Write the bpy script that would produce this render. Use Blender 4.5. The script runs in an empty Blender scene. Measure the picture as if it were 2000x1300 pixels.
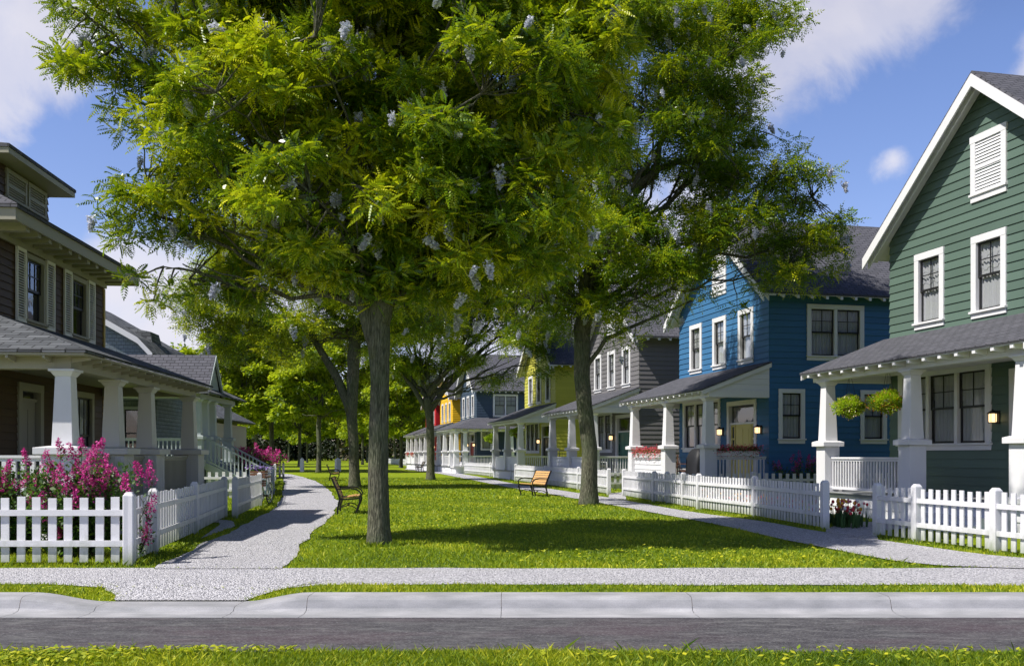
import bpy, math, random
import numpy as np
from mathutils import Matrix, Vector
rnd = random.Random(7); npr = np.random.default_rng(11)
C = bpy.context.scene.collection
F = 1944.0; EYE = 1.6; HY = 888.0
def P(x, y, z=0.0):
    d = F*(EYE-z)/(y-HY); return ((x-1000)*d/F, d, z)
def smooth(a, b, x):
    t = np.clip((x-a)/(b-a), 0, 1); return t*t*(3-2*t)
# ---------------------------------------------------------------- terrain height
def gz(x, y):
    band = smooth(-5.75, -4.75, x)*(1-smooth(-3.1, -2.1, x))
    return -0.105*band*(1-smooth(11.6, 12.9, y))
# ---------------------------------------------------------------- mesh builder
class MB:
    def __init__(s, M=None):
        s.v = []; s.f = []; s.m = []; s.M = M or Matrix()
    def quad(s, pts, mat=0):
        i = len(s.v)
        for p in pts: s.v.append(tuple(s.M @ Vector(p)))
        s.f.append(tuple(range(i, i+len(pts)))); s.m.append(mat)
    def hexa(s, b, t, mat=0):            # bottom ring (ccw seen from above), top ring
        i = len(s.v); n = len(b)
        for p in list(b)+list(t): s.v.append(tuple(s.M @ Vector(p)))
        s.f.append(tuple(i+k for k in reversed(range(n)))); s.f.append(tuple(i+n+k for k in range(n)))
        s.m += [mat, mat]
        for k in range(n):
            j = (k+1) % n; s.f.append((i+k, i+j, i+n+j, i+n+k)); s.m.append(mat)
    def box(s, x0, x1, y0, y1, z0, z1, mat=0):
        s.hexa([(x0,y0,z0),(x1,y0,z0),(x1,y1,z0),(x0,y1,z0)], [(x0,y0,z1),(x1,y0,z1),(x1,y1,z1),(x0,y1,z1)], mat)
    def bar(s, a, b, w, h, mat=0, up=(0,0,1)):
        a = Vector(a); b = Vector(b); d = (b-a).normalized(); u = Vector(up)
        sd = d.cross(u)
        if sd.length < 1e-4: sd = d.cross(Vector((1,0,0)))
        sd.normalize(); u = sd.cross(d); sd *= w/2; u *= h/2
        s.hexa([a-sd-u, a+sd-u, b+sd-u, b-sd-u], [a-sd+u, a+sd+u, b+sd+u, b-sd+u], mat)
    def frustum(s, cx, cy, z0, z1, w0, w1, mat=0):
        a, b = w0/2, w1/2
        s.hexa([(cx-a,cy-a,z0),(cx+a,cy-a,z0),(cx+a,cy+a,z0),(cx-a,cy+a,z0)],
               [(cx-b,cy-b,z1),(cx+b,cy-b,z1),(cx+b,cy+b,z1),(cx-b,cy+b,z1)], mat)
    def tube(s, pts, rad, n=8, mat=0, cap=True, lump=0.0):
        pts = [Vector(p) for p in pts]; rings = []
        if not hasattr(rad, '__len__'): rad = [rad]*len(pts)
        ref = Vector((0.3,1,0.1))
        for k, p in enumerate(pts):
            d = (pts[min(k+1, len(pts)-1)]-pts[max(k-1, 0)])
            if d.length < 1e-6: d = Vector((0,0,1))
            d.normalize(); a = d.cross(ref)
            if a.length < .05: a = d.cross(Vector((1,0,0)))
            a.normalize(); b = d.cross(a); ref = b.cross(d) if False else ref
            i = len(s.v)
            for j in range(n):
                t = 2*math.pi*j/n; r = rad[k]*(1+(rnd.uniform(-lump, lump) if lump else 0))
                s.v.append(tuple(s.M @ (p+(a*math.cos(t)+b*math.sin(t))*r)))
            rings.append(i)
        for k in range(len(rings)-1):
            i, j = rings[k], rings[k+1]
            for q in range(n):
                w = (q+1) % n; s.f.append((i+q, j+q, j+w, i+w)); s.m.append(mat)
        if cap:
            s.f.append(tuple(rings[0]+q for q in range(n))); s.m.append(mat)
            s.f.append(tuple(rings[-1]+q for q in reversed(range(n)))); s.m.append(mat)
    def lathe(s, c, prof, n=14, mat=0):
        rings = []
        for r, z in prof:
            i = len(s.v)
            for j in range(n):
                t = 2*math.pi*j/n
                s.v.append(tuple(s.M @ Vector((c[0]+r*math.cos(t), c[1]+r*math.sin(t), c[2]+z))))
            rings.append(i)
        for k in range(len(rings)-1):
            i, j = rings[k], rings[k+1]
            for q in range(n):
                w = (q+1) % n; s.f.append((i+q, i+w, j+w, j+q)); s.m.append(mat)
        s.f.append(tuple(rings[0]+q for q in reversed(range(n)))); s.m.append(mat)
        s.f.append(tuple(rings[-1]+q for q in range(n))); s.m.append(mat)
    def build(s, name, mats, parent=None, smooth_=False, bevel=0):
        me = bpy.data.meshes.new(name); me.from_pydata(s.v, [], s.f)
        if not isinstance(mats, (list, tuple)): mats = [mats]
        for m in mats: me.materials.append(m)
        if len(mats) > 1: me.polygons.foreach_set('material_index', s.m)
        auto_uv(me)
        if smooth_: me.polygons.foreach_set('use_smooth', [True]*len(me.polygons))
        me.update()
        o = bpy.data.objects.new(name, me); C.objects.link(o)
        if parent: o.parent = parent
        if bevel:
            b = o.modifiers.new('bevel', 'BEVEL'); b.width = bevel; b.segments = 2; b.limit_method = 'ANGLE'
        return o
def auto_uv(me):
    n = len(me.loops)
    if not n: return
    co = np.empty(len(me.vertices)*3); me.vertices.foreach_get('co', co); co = co.reshape(-1, 3)
    li = np.empty(n, int); me.loops.foreach_get('vertex_index', li)
    nf = len(me.polygons); nm = np.empty(nf*3); me.polygons.foreach_get('normal', nm); nm = nm.reshape(-1, 3)
    lt = np.empty(nf, int); me.polygons.foreach_get('loop_total', lt)
    nl = np.repeat(nm, lt, axis=0)
    u = np.stack([-nl[:,1], nl[:,0], np.zeros(n)], 1); L = np.linalg.norm(u, axis=1)
    flat = L < .02; u[flat] = (1, 0, 0); L[flat] = 1; u /= L[:,None]
    v = np.cross(nl, u); p = co[li]
    uv = np.stack([(p*u).sum(1), (p*v).sum(1)], 1)
    me.uv_layers.new(name='UVMap').data.foreach_set('uv', uv.ravel())
def npmesh(name, V, Q, mats, parent=None, tint=None, midx=None, smooth_=False):
    """V (n,3), Q (m,k) faces as numpy arrays"""
    me = bpy.data.meshes.new(name); m, k = Q.shape
    me.vertices.add(len(V)); me.vertices.foreach_set('co', np.ascontiguousarray(V, dtype=np.float32).ravel())
    me.loops.add(m*k); me.loops.foreach_set('vertex_index', Q.astype(np.int32).ravel())
    me.polygons.add(m); me.polygons.foreach_set('loop_start', np.arange(0, m*k, k, dtype=np.int32))
    me.update(calc_edges=True)
    if not isinstance(mats, (list, tuple)): mats = [mats]
    for x in mats: me.materials.append(x)
    if midx is not None: me.polygons.foreach_set('material_index', midx.astype(np.int32))
    if tint is not None:
        a = me.attributes.new('tint', 'FLOAT', 'FACE'); a.data.foreach_set('value', tint.astype(np.float32))
    if smooth_: me.polygons.foreach_set('use_smooth', np.ones(m, bool))
    me.update()
    o = bpy.data.objects.new(name, me); C.objects.link(o)
    if parent: o.parent = parent
    return o
def empty(name, loc, rz=0, label=None, cat=None, group=None):
    o = bpy.data.objects.new(name, None); C.objects.link(o); o.location = loc; o.rotation_euler = (0,0,rz)
    o.empty_display_size = .2
    return tag(o, label, cat, group)
def tag(o, label=None, cat=None, group=None, kind=None):
    if label: o['label'] = label
    if cat: o['category'] = cat
    if group: o['group'] = group
    if kind: o['kind'] = kind
    return o
def copy_tree(o, parent=None):
    c = o.copy(); C.objects.link(c); c.parent = parent
    for ch in [x for x in bpy.data.objects if x.parent == o]: copy_tree(ch, c)
    return c
# ---------------------------------------------------------------- materials
def mat(name):
    m = bpy.data.materials.new(name); m.use_nodes = True; nt = m.node_tree
    return m, nt, nt.nodes['Principled BSDF'], nt.nodes['Material Output']
def N(nt, t, **kw):
    n = nt.nodes.new(t)
    for k, v in kw.items():
        if k.startswith('_'): setattr(n, k[1:], v)
        else: n.inputs[k.replace('__', ' ')].default_value = v
    return n
def L(nt, a, b): nt.links.new(a, b)
def ramp(nt, fac, stops):
    r = nt.nodes.new('ShaderNodeValToRGB'); el = r.color_ramp.elements
    while len(el) < len(stops): el.new(.5)
    for e, (p, c) in zip(el, stops): e.position = p; e.color = (*c, 1) if len(c) == 3 else c
    L(nt, fac, r.inputs[0]); return r
def g3(v): return (v, v, v)
def coords(nt, kind='Object'): return nt.nodes.new('ShaderNodeTexCoord').outputs[kind]
def mixc(nt, fac, a, b, mode='MIX'):
    m = nt.nodes.new('ShaderNodeMix'); m.data_type = 'RGBA'; m.blend_type = mode
    for s, x in ((m.inputs[0], fac), (m.inputs[6], a), (m.inputs[7], b)):
        if hasattr(x, 'is_output'): L(nt, x, s)
        elif isinstance(x, (tuple, list)): s.default_value = (*x, 1) if len(x) == 3 else x
        else: s.default_value = x
    return m.outputs[2]
def mth(nt, op, a, b=None, c=None, clamp=False):
    m = nt.nodes.new('ShaderNodeMath'); m.operation = op; m.use_clamp = clamp
    for s, x in zip(m.inputs, (a, b, c)):
        if x is None: continue
        if hasattr(x, 'is_output'): L(nt, x, s)
        else: s.default_value = x
    return m.outputs[0]
def noise(nt, scale, detail=4, vec=None, rough=.55, dist=0):
    n = N(nt, 'ShaderNodeTexNoise', Scale=scale, Detail=detail, Roughness=rough, Distortion=dist)
    L(nt, vec if vec is not None else coords(nt), n.inputs['Vector']); return n
def stretch(nt, vec, sc):
    m = N(nt, 'ShaderNodeMapping'); m.inputs['Scale'].default_value = sc; L(nt, vec, m.inputs[0]); return m.outputs[0]
def bump(nt, h, bsdf, strength=.3, dist=.01):
    b = N(nt, 'ShaderNodeBump', Strength=strength, Distance=dist); L(nt, h, b.inputs['Height']); L(nt, b.outputs[0], bsdf.inputs['Normal'])
def paint(name, col, rough=.5, wear=.12, dirt=(.25,.22,.18), grain=True, boards=None, splash=None):
    m, nt, b, o = mat(name)
    co = coords(nt)
    n1 = noise(nt, 1.3, 5, co); n2 = noise(nt, 26, 3, stretch(nt, co, (1,1,4)))
    f = mth(nt, 'MULTIPLY', ramp(nt, n1.outputs[0], [(.45, g3(0)), (.75, g3(1))]).outputs[0], wear)
    c = mixc(nt, f, col, tuple(x*.62 for x in col))
    f2 = mth(nt, 'MULTIPLY', ramp(nt, n2.outputs[0], [(.52, g3(0)), (.72, g3(1))]).outputs[0], wear*.8)
    c = mixc(nt, f2, c, dirt)
    if boards:      # each board its own slightly different coat, with butt joints
        cs, z0 = boards; so = nt.nodes.new('ShaderNodeSeparateXYZ'); L(nt, co, so.inputs[0]); su = nt.nodes.new('ShaderNodeSeparateXYZ'); L(nt, coords(nt, 'UV'), su.inputs[0])
        cv = nt.nodes.new('ShaderNodeCombineXYZ'); L(nt, su.outputs[0], cv.inputs[0]); L(nt, mth(nt, 'SUBTRACT', so.outputs[2], z0-20*cs+.001), cv.inputs[1])
        br = N(nt, 'ShaderNodeTexBrick', Scale=1.0); br.offset = .37; br.offset_frequency = 3; L(nt, cv.outputs[0], br.inputs['Vector'])
        for k_, v_ in (('Brick Width', 2.9), ('Row Height', cs), ('Mortar Size', .0035), ('Mortar Smooth', 0), ('Bias', 0.0)): br.inputs[k_].default_value = v_
        br.inputs['Color1'].default_value = (.90,.90,.90,1); br.inputs['Color2'].default_value = (1.06,1.06,1.06,1); br.inputs['Mortar'].default_value = (.80,.80,.80,1)
        c = mixc(nt, 1.0, c, br.outputs[0], 'MULTIPLY')
    if splash:      # green and muddy staining close to the ground
        so = nt.nodes.new('ShaderNodeSeparateXYZ'); L(nt, co, so.inputs[0]); n3 = noise(nt, 9, 4, stretch(nt, co, (1,1,.4)))
        f3 = mth(nt, 'MULTIPLY', mth(nt, 'SUBTRACT', mth(nt, 'ADD', n3.outputs[0], .12), mth(nt, 'MULTIPLY', so.outputs[2], 1.6), clamp=True), 1.1, clamp=True); c = mixc(nt, f3, c, splash)
    L(nt, c, b.inputs['Base Color']); b.inputs['Roughness'].default_value = rough
    b.inputs['Specular IOR Level'].default_value = .3
    if grain: bump(nt, n2.outputs[0], b, .18, .004)
    return m
def simple(name, col, rough=.5, metal=0, bscale=60, bstr=.15, spec=.4):
    m, nt, b, o = mat(name)
    n = noise(nt, bscale, 3)
    c = mixc(nt, n.outputs[0], tuple(x*.75 for x in col), tuple(min(1, x*1.2) for x in col))
    L(nt, c, b.inputs['Base Color']); b.inputs['Roughness'].default_value = rough; b.inputs['Metallic'].default_value = metal
    b.inputs['Specular IOR Level'].default_value = spec
    bump(nt, n.outputs[0], b, bstr, .003); return m
def shingle(name, c1, c2, bw=.32, rh=.16, mort=.012, edge=(.012,.012,.014)):
    m, nt, b, o = mat(name)
    uv = coords(nt, 'UV')
    wob = noise(nt, 1.1, 3, uv); 
    br = N(nt, 'ShaderNodeTexBrick', Scale=1.0); br.offset = .5
    nz = noise(nt, 9, 2, uv)
    mp = nt.nodes.new('ShaderNodeVectorMath'); mp.operation = 'MULTIPLY_ADD'; L(nt, nz.outputs['Color'], mp.inputs[0]); mp.inputs[1].default_value = (.03,.02,0); L(nt, uv, mp.inputs[2])
    L(nt, mp.outputs[0], br.inputs['Vector'])
    for k, v in (('Brick Width', bw), ('Row Height', rh), ('Mortar Size', mort), ('Mortar Smooth', .3), ('Bias', 0.0)): br.inputs[k].default_value = v
    br.inputs['Color1'].default_value = (*c1, 1); br.inputs['Color2'].default_value = (*c2, 1); br.inputs['Mortar'].default_value = (*edge, 1)
    gr = noise(nt, 160, 2, uv)
    c = mixc(nt, .35, br.outputs[0], gr.outputs[0], 'OVERLAY')
    c = mixc(nt, mth(nt, 'MULTIPLY', wob.outputs[0], .3), c, tuple(x*1.5 for x in c2))
    L(nt, c, b.inputs['Base Color']); b.inputs['Roughness'].default_value = .85; b.inputs['Specular IOR Level'].default_value = .25
    # each course rises towards its lower edge
    sx = nt.nodes.new('ShaderNodeSeparateXYZ'); L(nt, uv, sx.inputs[0])
    saw = mth(nt, 'SUBTRACT', 1.0, mth(nt, 'FRACT', mth(nt, 'DIVIDE', sx.outputs[1], rh)))
    h = mth(nt, 'ADD', mth(nt, 'ADD', saw, mth(nt, 'MULTIPLY', br.outputs[1], -.6)), mth(nt, 'MULTIPLY', gr.outputs[0], .3))
    bump(nt, h, b, .9, .02); return m
def leafmat(name, c1, c2, c3, trans=.45, tcol=(.35,.55,.03), rough=.42):
    m, nt, b, o = mat(name)
    at = nt.nodes.new('ShaderNodeAttribute'); at.attribute_name = 'tint'
    r = ramp(nt, at.outputs['Fac'], [(0, c1), (.5, c2), (1, c3)])
    L(nt, r.outputs[0], b.inputs['Base Color']); b.inputs['Roughness'].default_value = rough; b.inputs['Specular IOR Level'].default_value = .5
    t = N(nt, 'ShaderNodeBsdfTranslucent'); tc = mixc(nt, .55, r.outputs[0], tcol); L(nt, tc, t.inputs[0])
    mx = N(nt, 'ShaderNodeMixShader', Fac=trans); L(nt, b.outputs[0], mx.inputs[1]); L(nt, t.outputs[0], mx.inputs[2]); L(nt, mx.outputs[0], o.inputs[0])
    return m
WHITE = paint('white_paint', (.68,.68,.70), .5, .14, (.42,.40,.37))
FENCEW = paint('fence_white_paint', (.66,.66,.69), .55, .32, (.38,.36,.32), splash=(.20,.24,.13))
GREYW = paint('warm_grey_trim_paint', (.34,.32,.255), .55, .12); COLP = paint('shade_toned_column_paint', (.56,.54,.51), .55, .1)  # column paint is the white greyed down, porch shade put into its colour
SHUT = paint('cream_shutter_paint', (.80,.77,.72), .5, .1)
BLACK = simple('black_sash_paint', (.018,.018,.02), .35)
IRON = simple('dark_cast_iron', (.02,.018,.02), .4, .4, 40, .3)
SLAT = paint('varnished_orange_wood', (.56,.33,.12), .4, .3, (.25,.09,.02))
CRATE = paint('brown_crate_wood', (.16,.075,.045), .7, .4, (.05,.03,.02))
ROOF = shingle('charcoal_shingles', (.105,.105,.125), (.07,.072,.085))
ROOFG = shingle('grey_slate_shingles', (.15,.16,.175), (.05,.055,.062), .4, .19, .014)
WALLSH = shingle('blue_grey_wall_shingles', (.25,.29,.32), (.18,.22,.25), .2, .16, .008, (.06,.08,.1))
FLOORP = paint('grey_porch_floor', (.28,.29,.30), .5, .3)
CEIL = paint('porch_ceiling_white', (.62,.62,.64), .6, .1)
def gravel():
    m, nt, b, o = mat('white_gravel')
    co = coords(nt)
    v = N(nt, 'ShaderNodeTexVoronoi', Scale=46.0); L(nt, co, v.inputs['Vector'])
    v2 = N(nt, 'ShaderNodeTexVoronoi', Scale=95.0); L(nt, co, v2.inputs['Vector'])
    sx = nt.nodes.new('ShaderNodeSeparateColor'); L(nt, v.outputs['Color'], sx.inputs[0])
    c = ramp(nt, sx.outputs[0], [(0, (.22,.22,.25)), (.3, (.47,.465,.50)), (.75, (.66,.65,.69)), (1, (.80,.79,.82))]).outputs[0]
    gap = ramp(nt, v.outputs['Distance'], [(.0, g3(1)), (.55, g3(.9)), (.95, g3(.18))]).outputs[0]
    c = mixc(nt, 1.0, c, gap, 'MULTIPLY')
    n = noise(nt, .9, 4, co); c = mixc(nt, mth(nt, 'MULTIPLY', ramp(nt, n.outputs[0], [(.5, g3(0)), (.8, g3(1))]).outputs[0], .35), c, (.33,.32,.33))
    L(nt, c, b.inputs['Base Color']); b.inputs['Roughness'].default_value = .75
    h = mth(nt, 'ADD', mth(nt, 'SUBTRACT', 1.0, v.outputs['Distance']), mth(nt, 'MULTIPLY', mth(nt, 'SUBTRACT', 1.0, v2.outputs['Distance']), .4))
    bump(nt, h, b, 1.0, .022); return m
GRAVEL = gravel()
def grassground():
    m, nt, b, o = mat('lawn_green')
    co = coords(nt)
    n = noise(nt, .6, 5, co); n2 = noise(nt, 14, 6, co, .7); n3 = noise(nt, 3.0, 3, co)
    c = ramp(nt, n2.outputs[0], [(.28, (.045,.082,.006)), (.5, (.19,.26,.007)), (.72, (.31,.35,.02))]).outputs[0]
    c = mixc(nt, mth(nt, 'MULTIPLY', ramp(nt, n.outputs[0], [(.4, g3(0)), (.7, g3(1))]).outputs[0], .5), c, (.22,.28,.008))
    c = mixc(nt, mth(nt, 'MULTIPLY', ramp(nt, n3.outputs[0], [(.5, g3(0)), (.75, g3(1))]).outputs[0], .5), c, (.085,.10,.02))
    L(nt, c, b.inputs['Base Color']); b.inputs['Roughness'].default_value = .95; b.inputs['Specular IOR Level'].default_value = .1
    bump(nt, n2.outputs[0], b, .9, .05); return m
GROUND = grassground()
BLADE = leafmat('grass_blades', (.04,.10,.006), (.19,.285,.008), (.62,.60,.03), .36, (.48,.60,.01), .6)
def asphalt():
    m, nt, b, o = mat('asphalt')
    co = coords(nt); st = stretch(nt, co, (.35, 2.6, 1))
    n = noise(nt, 5.0, 9, stretch(nt, co, (.6, 1.8, 1)), .8, .2); n2 = noise(nt, 55, 4, stretch(nt, co, (.6,1,1)), .75); n3 = noise(nt, 1.0, 3, stretch(nt, co, (.5,1.4,1)))
    c = ramp(nt, n.outputs[0], [(.36, (.022,.020,.025)), (.52, (.060,.057,.064)), (.66, (.14,.14,.14))]).outputs[0]
    c = mixc(nt, mth(nt, 'MULTIPLY', ramp(nt, n3.outputs[0], [(.45, g3(0)), (.65, g3(1))]).outputs[0], .45), c, (.070,.040,.054))
    c = mixc(nt, mth(nt, 'MULTIPLY', ramp(nt, n2.outputs[0], [(.54, g3(0)), (.62, g3(1))]).outputs[0], .75), c, (.18,.18,.185))
    L(nt, c, b.inputs['Base Color']); b.inputs['Roughness'].default_value = .8
    bump(nt, n2.outputs[0], b, .8, .01); return m
ASPH = asphalt()
def concrete():
    m, nt, b, o = mat('kerb_concrete')
    co = coords(nt); n = noise(nt, 3, 6, stretch(nt, co, (.6,1,2))); n2 = noise(nt, 120, 3, co)
    c = ramp(nt, n.outputs[0], [(.3, (.22,.225,.24)), (.6, (.33,.33,.35)), (.8, (.43,.43,.45))]).outputs[0]
    c = mixc(nt, .3, c, n2.outputs[0], 'OVERLAY')
    L(nt, c, b.inputs['Base Color']); b.inputs['Roughness'].default_value = .85
    bump(nt, n2.outputs[0], b, .4, .004); return m
CONC = concrete()
def barkm():
    m, nt, b, o = mat('bark')
    co = coords(nt); st = stretch(nt, co, (15, 15, 2.2))
    n = noise(nt, 2.6, 6, st, .65, .6); n2 = noise(nt, 1.2, 3, co); v = N(nt, 'ShaderNodeTexVoronoi', Scale=3.2); L(nt, stretch(nt, co, (12,12,1.6)), v.inputs['Vector'])
    c = ramp(nt, n.outputs[0], [(.35, (.030,.029,.022)), (.52, (.115,.112,.082)), (.7, (.22,.215,.16))]).outputs[0]
    c = mixc(nt, mth(nt, 'MULTIPLY', ramp(nt, n2.outputs[0], [(.42, g3(0)), (.65, g3(1))]).outputs[0], .45), c, (.085,.12,.055))
    L(nt, c, b.inputs['Base Color']); b.inputs['Roughness'].default_value = .9; b.inputs['Specular IOR Level'].default_value = .15
    bump(nt, mth(nt, 'ADD', n.outputs[0], mth(nt, 'MULTIPLY', v.outputs['Distance'], .8)), b, 1.0, .03); return m
BARK = barkm()
LEAF = leafmat('tree_leaves', (.008,.042,.004), (.100,.205,.007), (.72,.70,.014), .36, (.52,.66,.01), .33)
FARLEAF = leafmat('distant_leaves', (.025,.075,.006), (.11,.20,.010), (.48,.52,.02), .5, (.62,.75,.02), .5)
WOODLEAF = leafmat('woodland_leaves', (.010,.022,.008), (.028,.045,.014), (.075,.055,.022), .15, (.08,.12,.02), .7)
SHRUB = leafmat('shrub_leaves', (.020,.060,.012), (.045,.11,.02), (.10,.17,.03), .35, (.2,.4,.04), .45)
def petal(name, c1, c2, c3, tr=.25):
    return leafmat(name, c1, c2, c3, tr, c2, .6)
BLOSSOM = petal('lilac_white_blossom', (.42,.44,.56), (.62,.64,.74), (.80,.82,.88))
PINK = petal('magenta_blossom', (.40,.01,.17), (.58,.025,.28), (.72,.12,.42))
RED = petal('red_petals', (.55,.02,.04), (.62,.06,.10), (.75,.20,.30))
MIXP = petal('yellow_orange_petals', (.80,.45,.03), (.75,.25,.03), (.85,.80,.70))
VIOLET = petal('violet_petals', (.16,.06,.45), (.30,.15,.6), (.8,.8,.9))
TULIPR = simple('red_tulip', (.60,.03,.05), .45); TULIPY = simple('yellow_tulip', (.75,.38,.03), .45)
TULIPW = simple('white_tulip', (.75,.72,.70), .45); TULIPP = simple('pink_tulip', (.65,.18,.22), .45)
def glassm():
    m, nt, b, o = mat('window_glass'); nt.nodes.remove(b)
    t = N(nt, 'ShaderNodeBsdfTransparent'); t.inputs[0].default_value = (.9,.92,.93,1)
    g = N(nt, 'ShaderNodeBsdfGlossy', Roughness=.03); g.inputs[0].default_value = (.9,.92,.95,1)
    fr = nt.nodes.new('ShaderNodeLayerWeight'); fr.inputs[0].default_value = .5; n = noise(nt, 2.5, 2); bp = N(nt, 'ShaderNodeBump', Strength=.08, Distance=.02)
    L(nt, n.outputs[0], bp.inputs['Height']); L(nt, bp.outputs[0], g.inputs['Normal'])
    f = mth(nt, 'MULTIPLY_ADD', mth(nt, 'POWER', fr.outputs['Facing'], 3.0), .7, .09, clamp=True)
    mx = N(nt, 'ShaderNodeMixShader'); L(nt, f, mx.inputs[0]); L(nt, t.outputs[0], mx.inputs[1]); L(nt, g.outputs[0], mx.inputs[2]); L(nt, mx.outputs[0], o.inputs[0])
    return m
GLASS = glassm()
CURT = leafmat('white_net_curtain', (.62,.62,.64), (.66,.66,.68), (.7,.7,.72), .35, (.7,.7,.72), .9)
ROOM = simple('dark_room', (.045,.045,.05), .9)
def glow(name, col, st):
    m, nt, b, o = mat(name)
    b.inputs['Base Color'].default_value = (.8,.7,.5,1); b.inputs['Emission Color'].default_value = (*col, 1); b.inputs['Emission Strength'].default_value = st
    return m
LAMPG = glow('lit_lamp_glass', (1, .66, .32), 1.5)
COVER = simple('black_grill_cover', (.012,.013,.016), .6, 0, 8, .5)
CHROME = simple('pale_bicycle_metal', (.55,.6,.62), .25, .7)
RUBBER = simple('tyre_rubber', (.02,.02,.02), .7)
# ---------------------------------------------------------------- sky, sun, camera
sc = bpy.context.scene
cam = bpy.data.objects.new('camera', bpy.data.cameras.new('camera')); C.objects.link(cam); sc.camera = cam
cam.location = (0,0,EYE); cam.rotation_euler = (math.radians(90),0,0)
cam.data.lens = 35; cam.data.sensor_width = 36; cam.data.shift_y = (HY-650)/2000; cam.data.clip_end = 4000; cam.data.clip_start = .05
SUND = Vector((-.90,-.435,0)).normalized(); SUNEL = math.radians(52)
sv = Vector((SUND.x*math.cos(SUNEL), SUND.y*math.cos(SUNEL), math.sin(SUNEL)))
sun = bpy.data.objects.new('sun', bpy.data.lights.new('sun', 'SUN')); C.objects.link(sun)
sun.data.energy = 5.0; sun.data.angle = math.radians(.5); sun.data.color = (1, .95, .87)
sun.rotation_euler = sv.to_track_quat('Z', 'Y').to_euler()
w = bpy.data.worlds.new('World'); sc.world = w; w.use_nodes = True; nt = w.node_tree
bg = nt.nodes['Background']
sky = nt.nodes.new('ShaderNodeTexSky'); sky.sky_type = 'NISHITA'; sky.sun_disc = False
sky.sun_elevation = SUNEL; sky.sun_rotation = math.atan2(sv.x, sv.y)
sky.air_density = 1.0; sky.dust_density = .7; sky.ozone_density = 3.0
hs = N(nt, 'ShaderNodeHueSaturation', Saturation=1.12, Value=1.7); L(nt, sky.outputs[0], hs.inputs['Color'])
skyc = mixc(nt, 1.0, hs.outputs[0], (1.14,.94,1.06), 'MULTIPLY')
sz_ = nt.nodes.new('ShaderNodeSeparateXYZ'); L(nt, coords(nt, 'Generated'), sz_.inputs[0])
zen = ramp(nt, sz_.outputs[2], [(.36, g3(1)), (.80, g3(.30))])
skyc = mixc(nt, 1.0, skyc, zen.outputs[0], 'MULTIPLY')
gen = coords(nt, 'Generated')
nA = noise(nt, 9, 8, gen, .6, .4); nB = noise(nt, 3.2, 4, gen, .5)
BL = [(60,40,160,1),(-60,110,160,.9),(150,130,70,.6),(-250,60,240,1),
      (1560,60,130,1),(1480,130,110,.95),(1640,40,130,.9),(1760,-20,130,.7),(1440,190,60,.5),(1850,-160,160,.8),
      (1745,312,36,.55),(2040,120,70,.8),
      (230,560,90,1),(330,600,110,1),(250,690,140,1),(390,690,110,.9),(100,640,120,.8),(520,640,120,.8),
      (1260,470,120,.9),(1350,430,90,.8),(1010,640,150,.8),(880,650,130,.9),(700,600,160,.6),(640,150,140,.5),(1130,-60,150,.5)]
acc = None
for x, y, r, wgt in BL:
    c = Vector(((x-1000)/F, 1, (HY-y)/F)).normalized()
    d = nt.nodes.new('ShaderNodeVectorMath'); d.operation = 'DISTANCE'; L(nt, gen, d.inputs[0]); d.inputs[1].default_value = c
    v = mth(nt, 'MULTIPLY_ADD', d.outputs['Value'], -wgt/(r/F*1.25), wgt)
    acc = v if acc is None else mth(nt, 'SMOOTH_MAX', acc, v, .25)
dens = mth(nt, 'ADD', acc, mth(nt, 'MULTIPLY', mth(nt, 'SUBTRACT', nA.outputs[0], .5), 1.5))
dens = mth(nt, 'ADD', dens, mth(nt, 'MULTIPLY', mth(nt, 'SUBTRACT', nB.outputs[0], .5), .5))
cm = ramp(nt, dens, [(.12, g3(0)), (.55, g3(.85)), (.85, g3(1))])
cm.color_ramp.interpolation = 'EASE'
shade = ramp(nt, nB.outputs[0], [(.35, (6.9,6.9,8.2)), (.65, (9.2,9.0,9.8))])
L(nt, mixc(nt, mth(nt, 'MULTIPLY', cm.outputs[0], .93), skyc, shade.outputs[0]), bg.inputs[0]); bg.inputs[1].default_value = .0695
sc.view_settings.view_transform = 'Standard'; sc.view_settings.look = 'None'; sc.view_settings.exposure = .45; sc.view_settings.gamma = 1
sc.cycles.max_bounces = 6; sc.cycles.diffuse_bounces = 3; sc.cycles.glossy_bounces = 2; sc.cycles.transmission_bounces = 4; sc.cycles.transparent_max_bounces = 8
sc.cycles.caustics_reflective = False; sc.cycles.caustics_refractive = False; sc.cycles.sample_clamp_indirect = 6
try:
    sc.cycles.use_denoising = True; sc.cycles.denoiser = 'OPENIMAGEDENOISE'
except Exception: pass
# ---------------------------------------------------------------- ground, road, kerb, paths
def grid(xs, ys, zf, name, m, kind=None):
    X, Y = np.meshgrid(xs, ys); Z = zf(X, Y); V = np.stack([X, Y, Z], -1).reshape(-1, 3)
    nx, ny = len(xs), len(ys); i = np.arange((ny-1)*(nx-1)); r = i//(nx-1); c = i % (nx-1); a = r*nx+c
    Q = np.stack([a, a+1, a+nx+1, a+nx], 1)
    o = npmesh(name, V, Q, m, smooth_=True)
    if kind: o['kind'] = kind
    return o
grid(np.concatenate([[-1500,-300,-60,-20], np.linspace(-7,-1,40), [5,20,60,300,1500]]), np.concatenate([np.linspace(11.56,13.2,12), [20,60,200,600,1800]]), lambda x, y: gz(x, y)*1.0, 'ground', GROUND, 'structure')
vy = [8.42,8.3,8.15,8.0,7.85,7.5,6,2,-10,-60]
grid(np.array([-1500,-200,-30,-8,0,8,30,200,1500.]), np.array(vy[::-1]), lambda x, y: -.155+.15*smooth(8.45, 8.0, y), 'verge', GROUND, 'structure')
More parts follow.
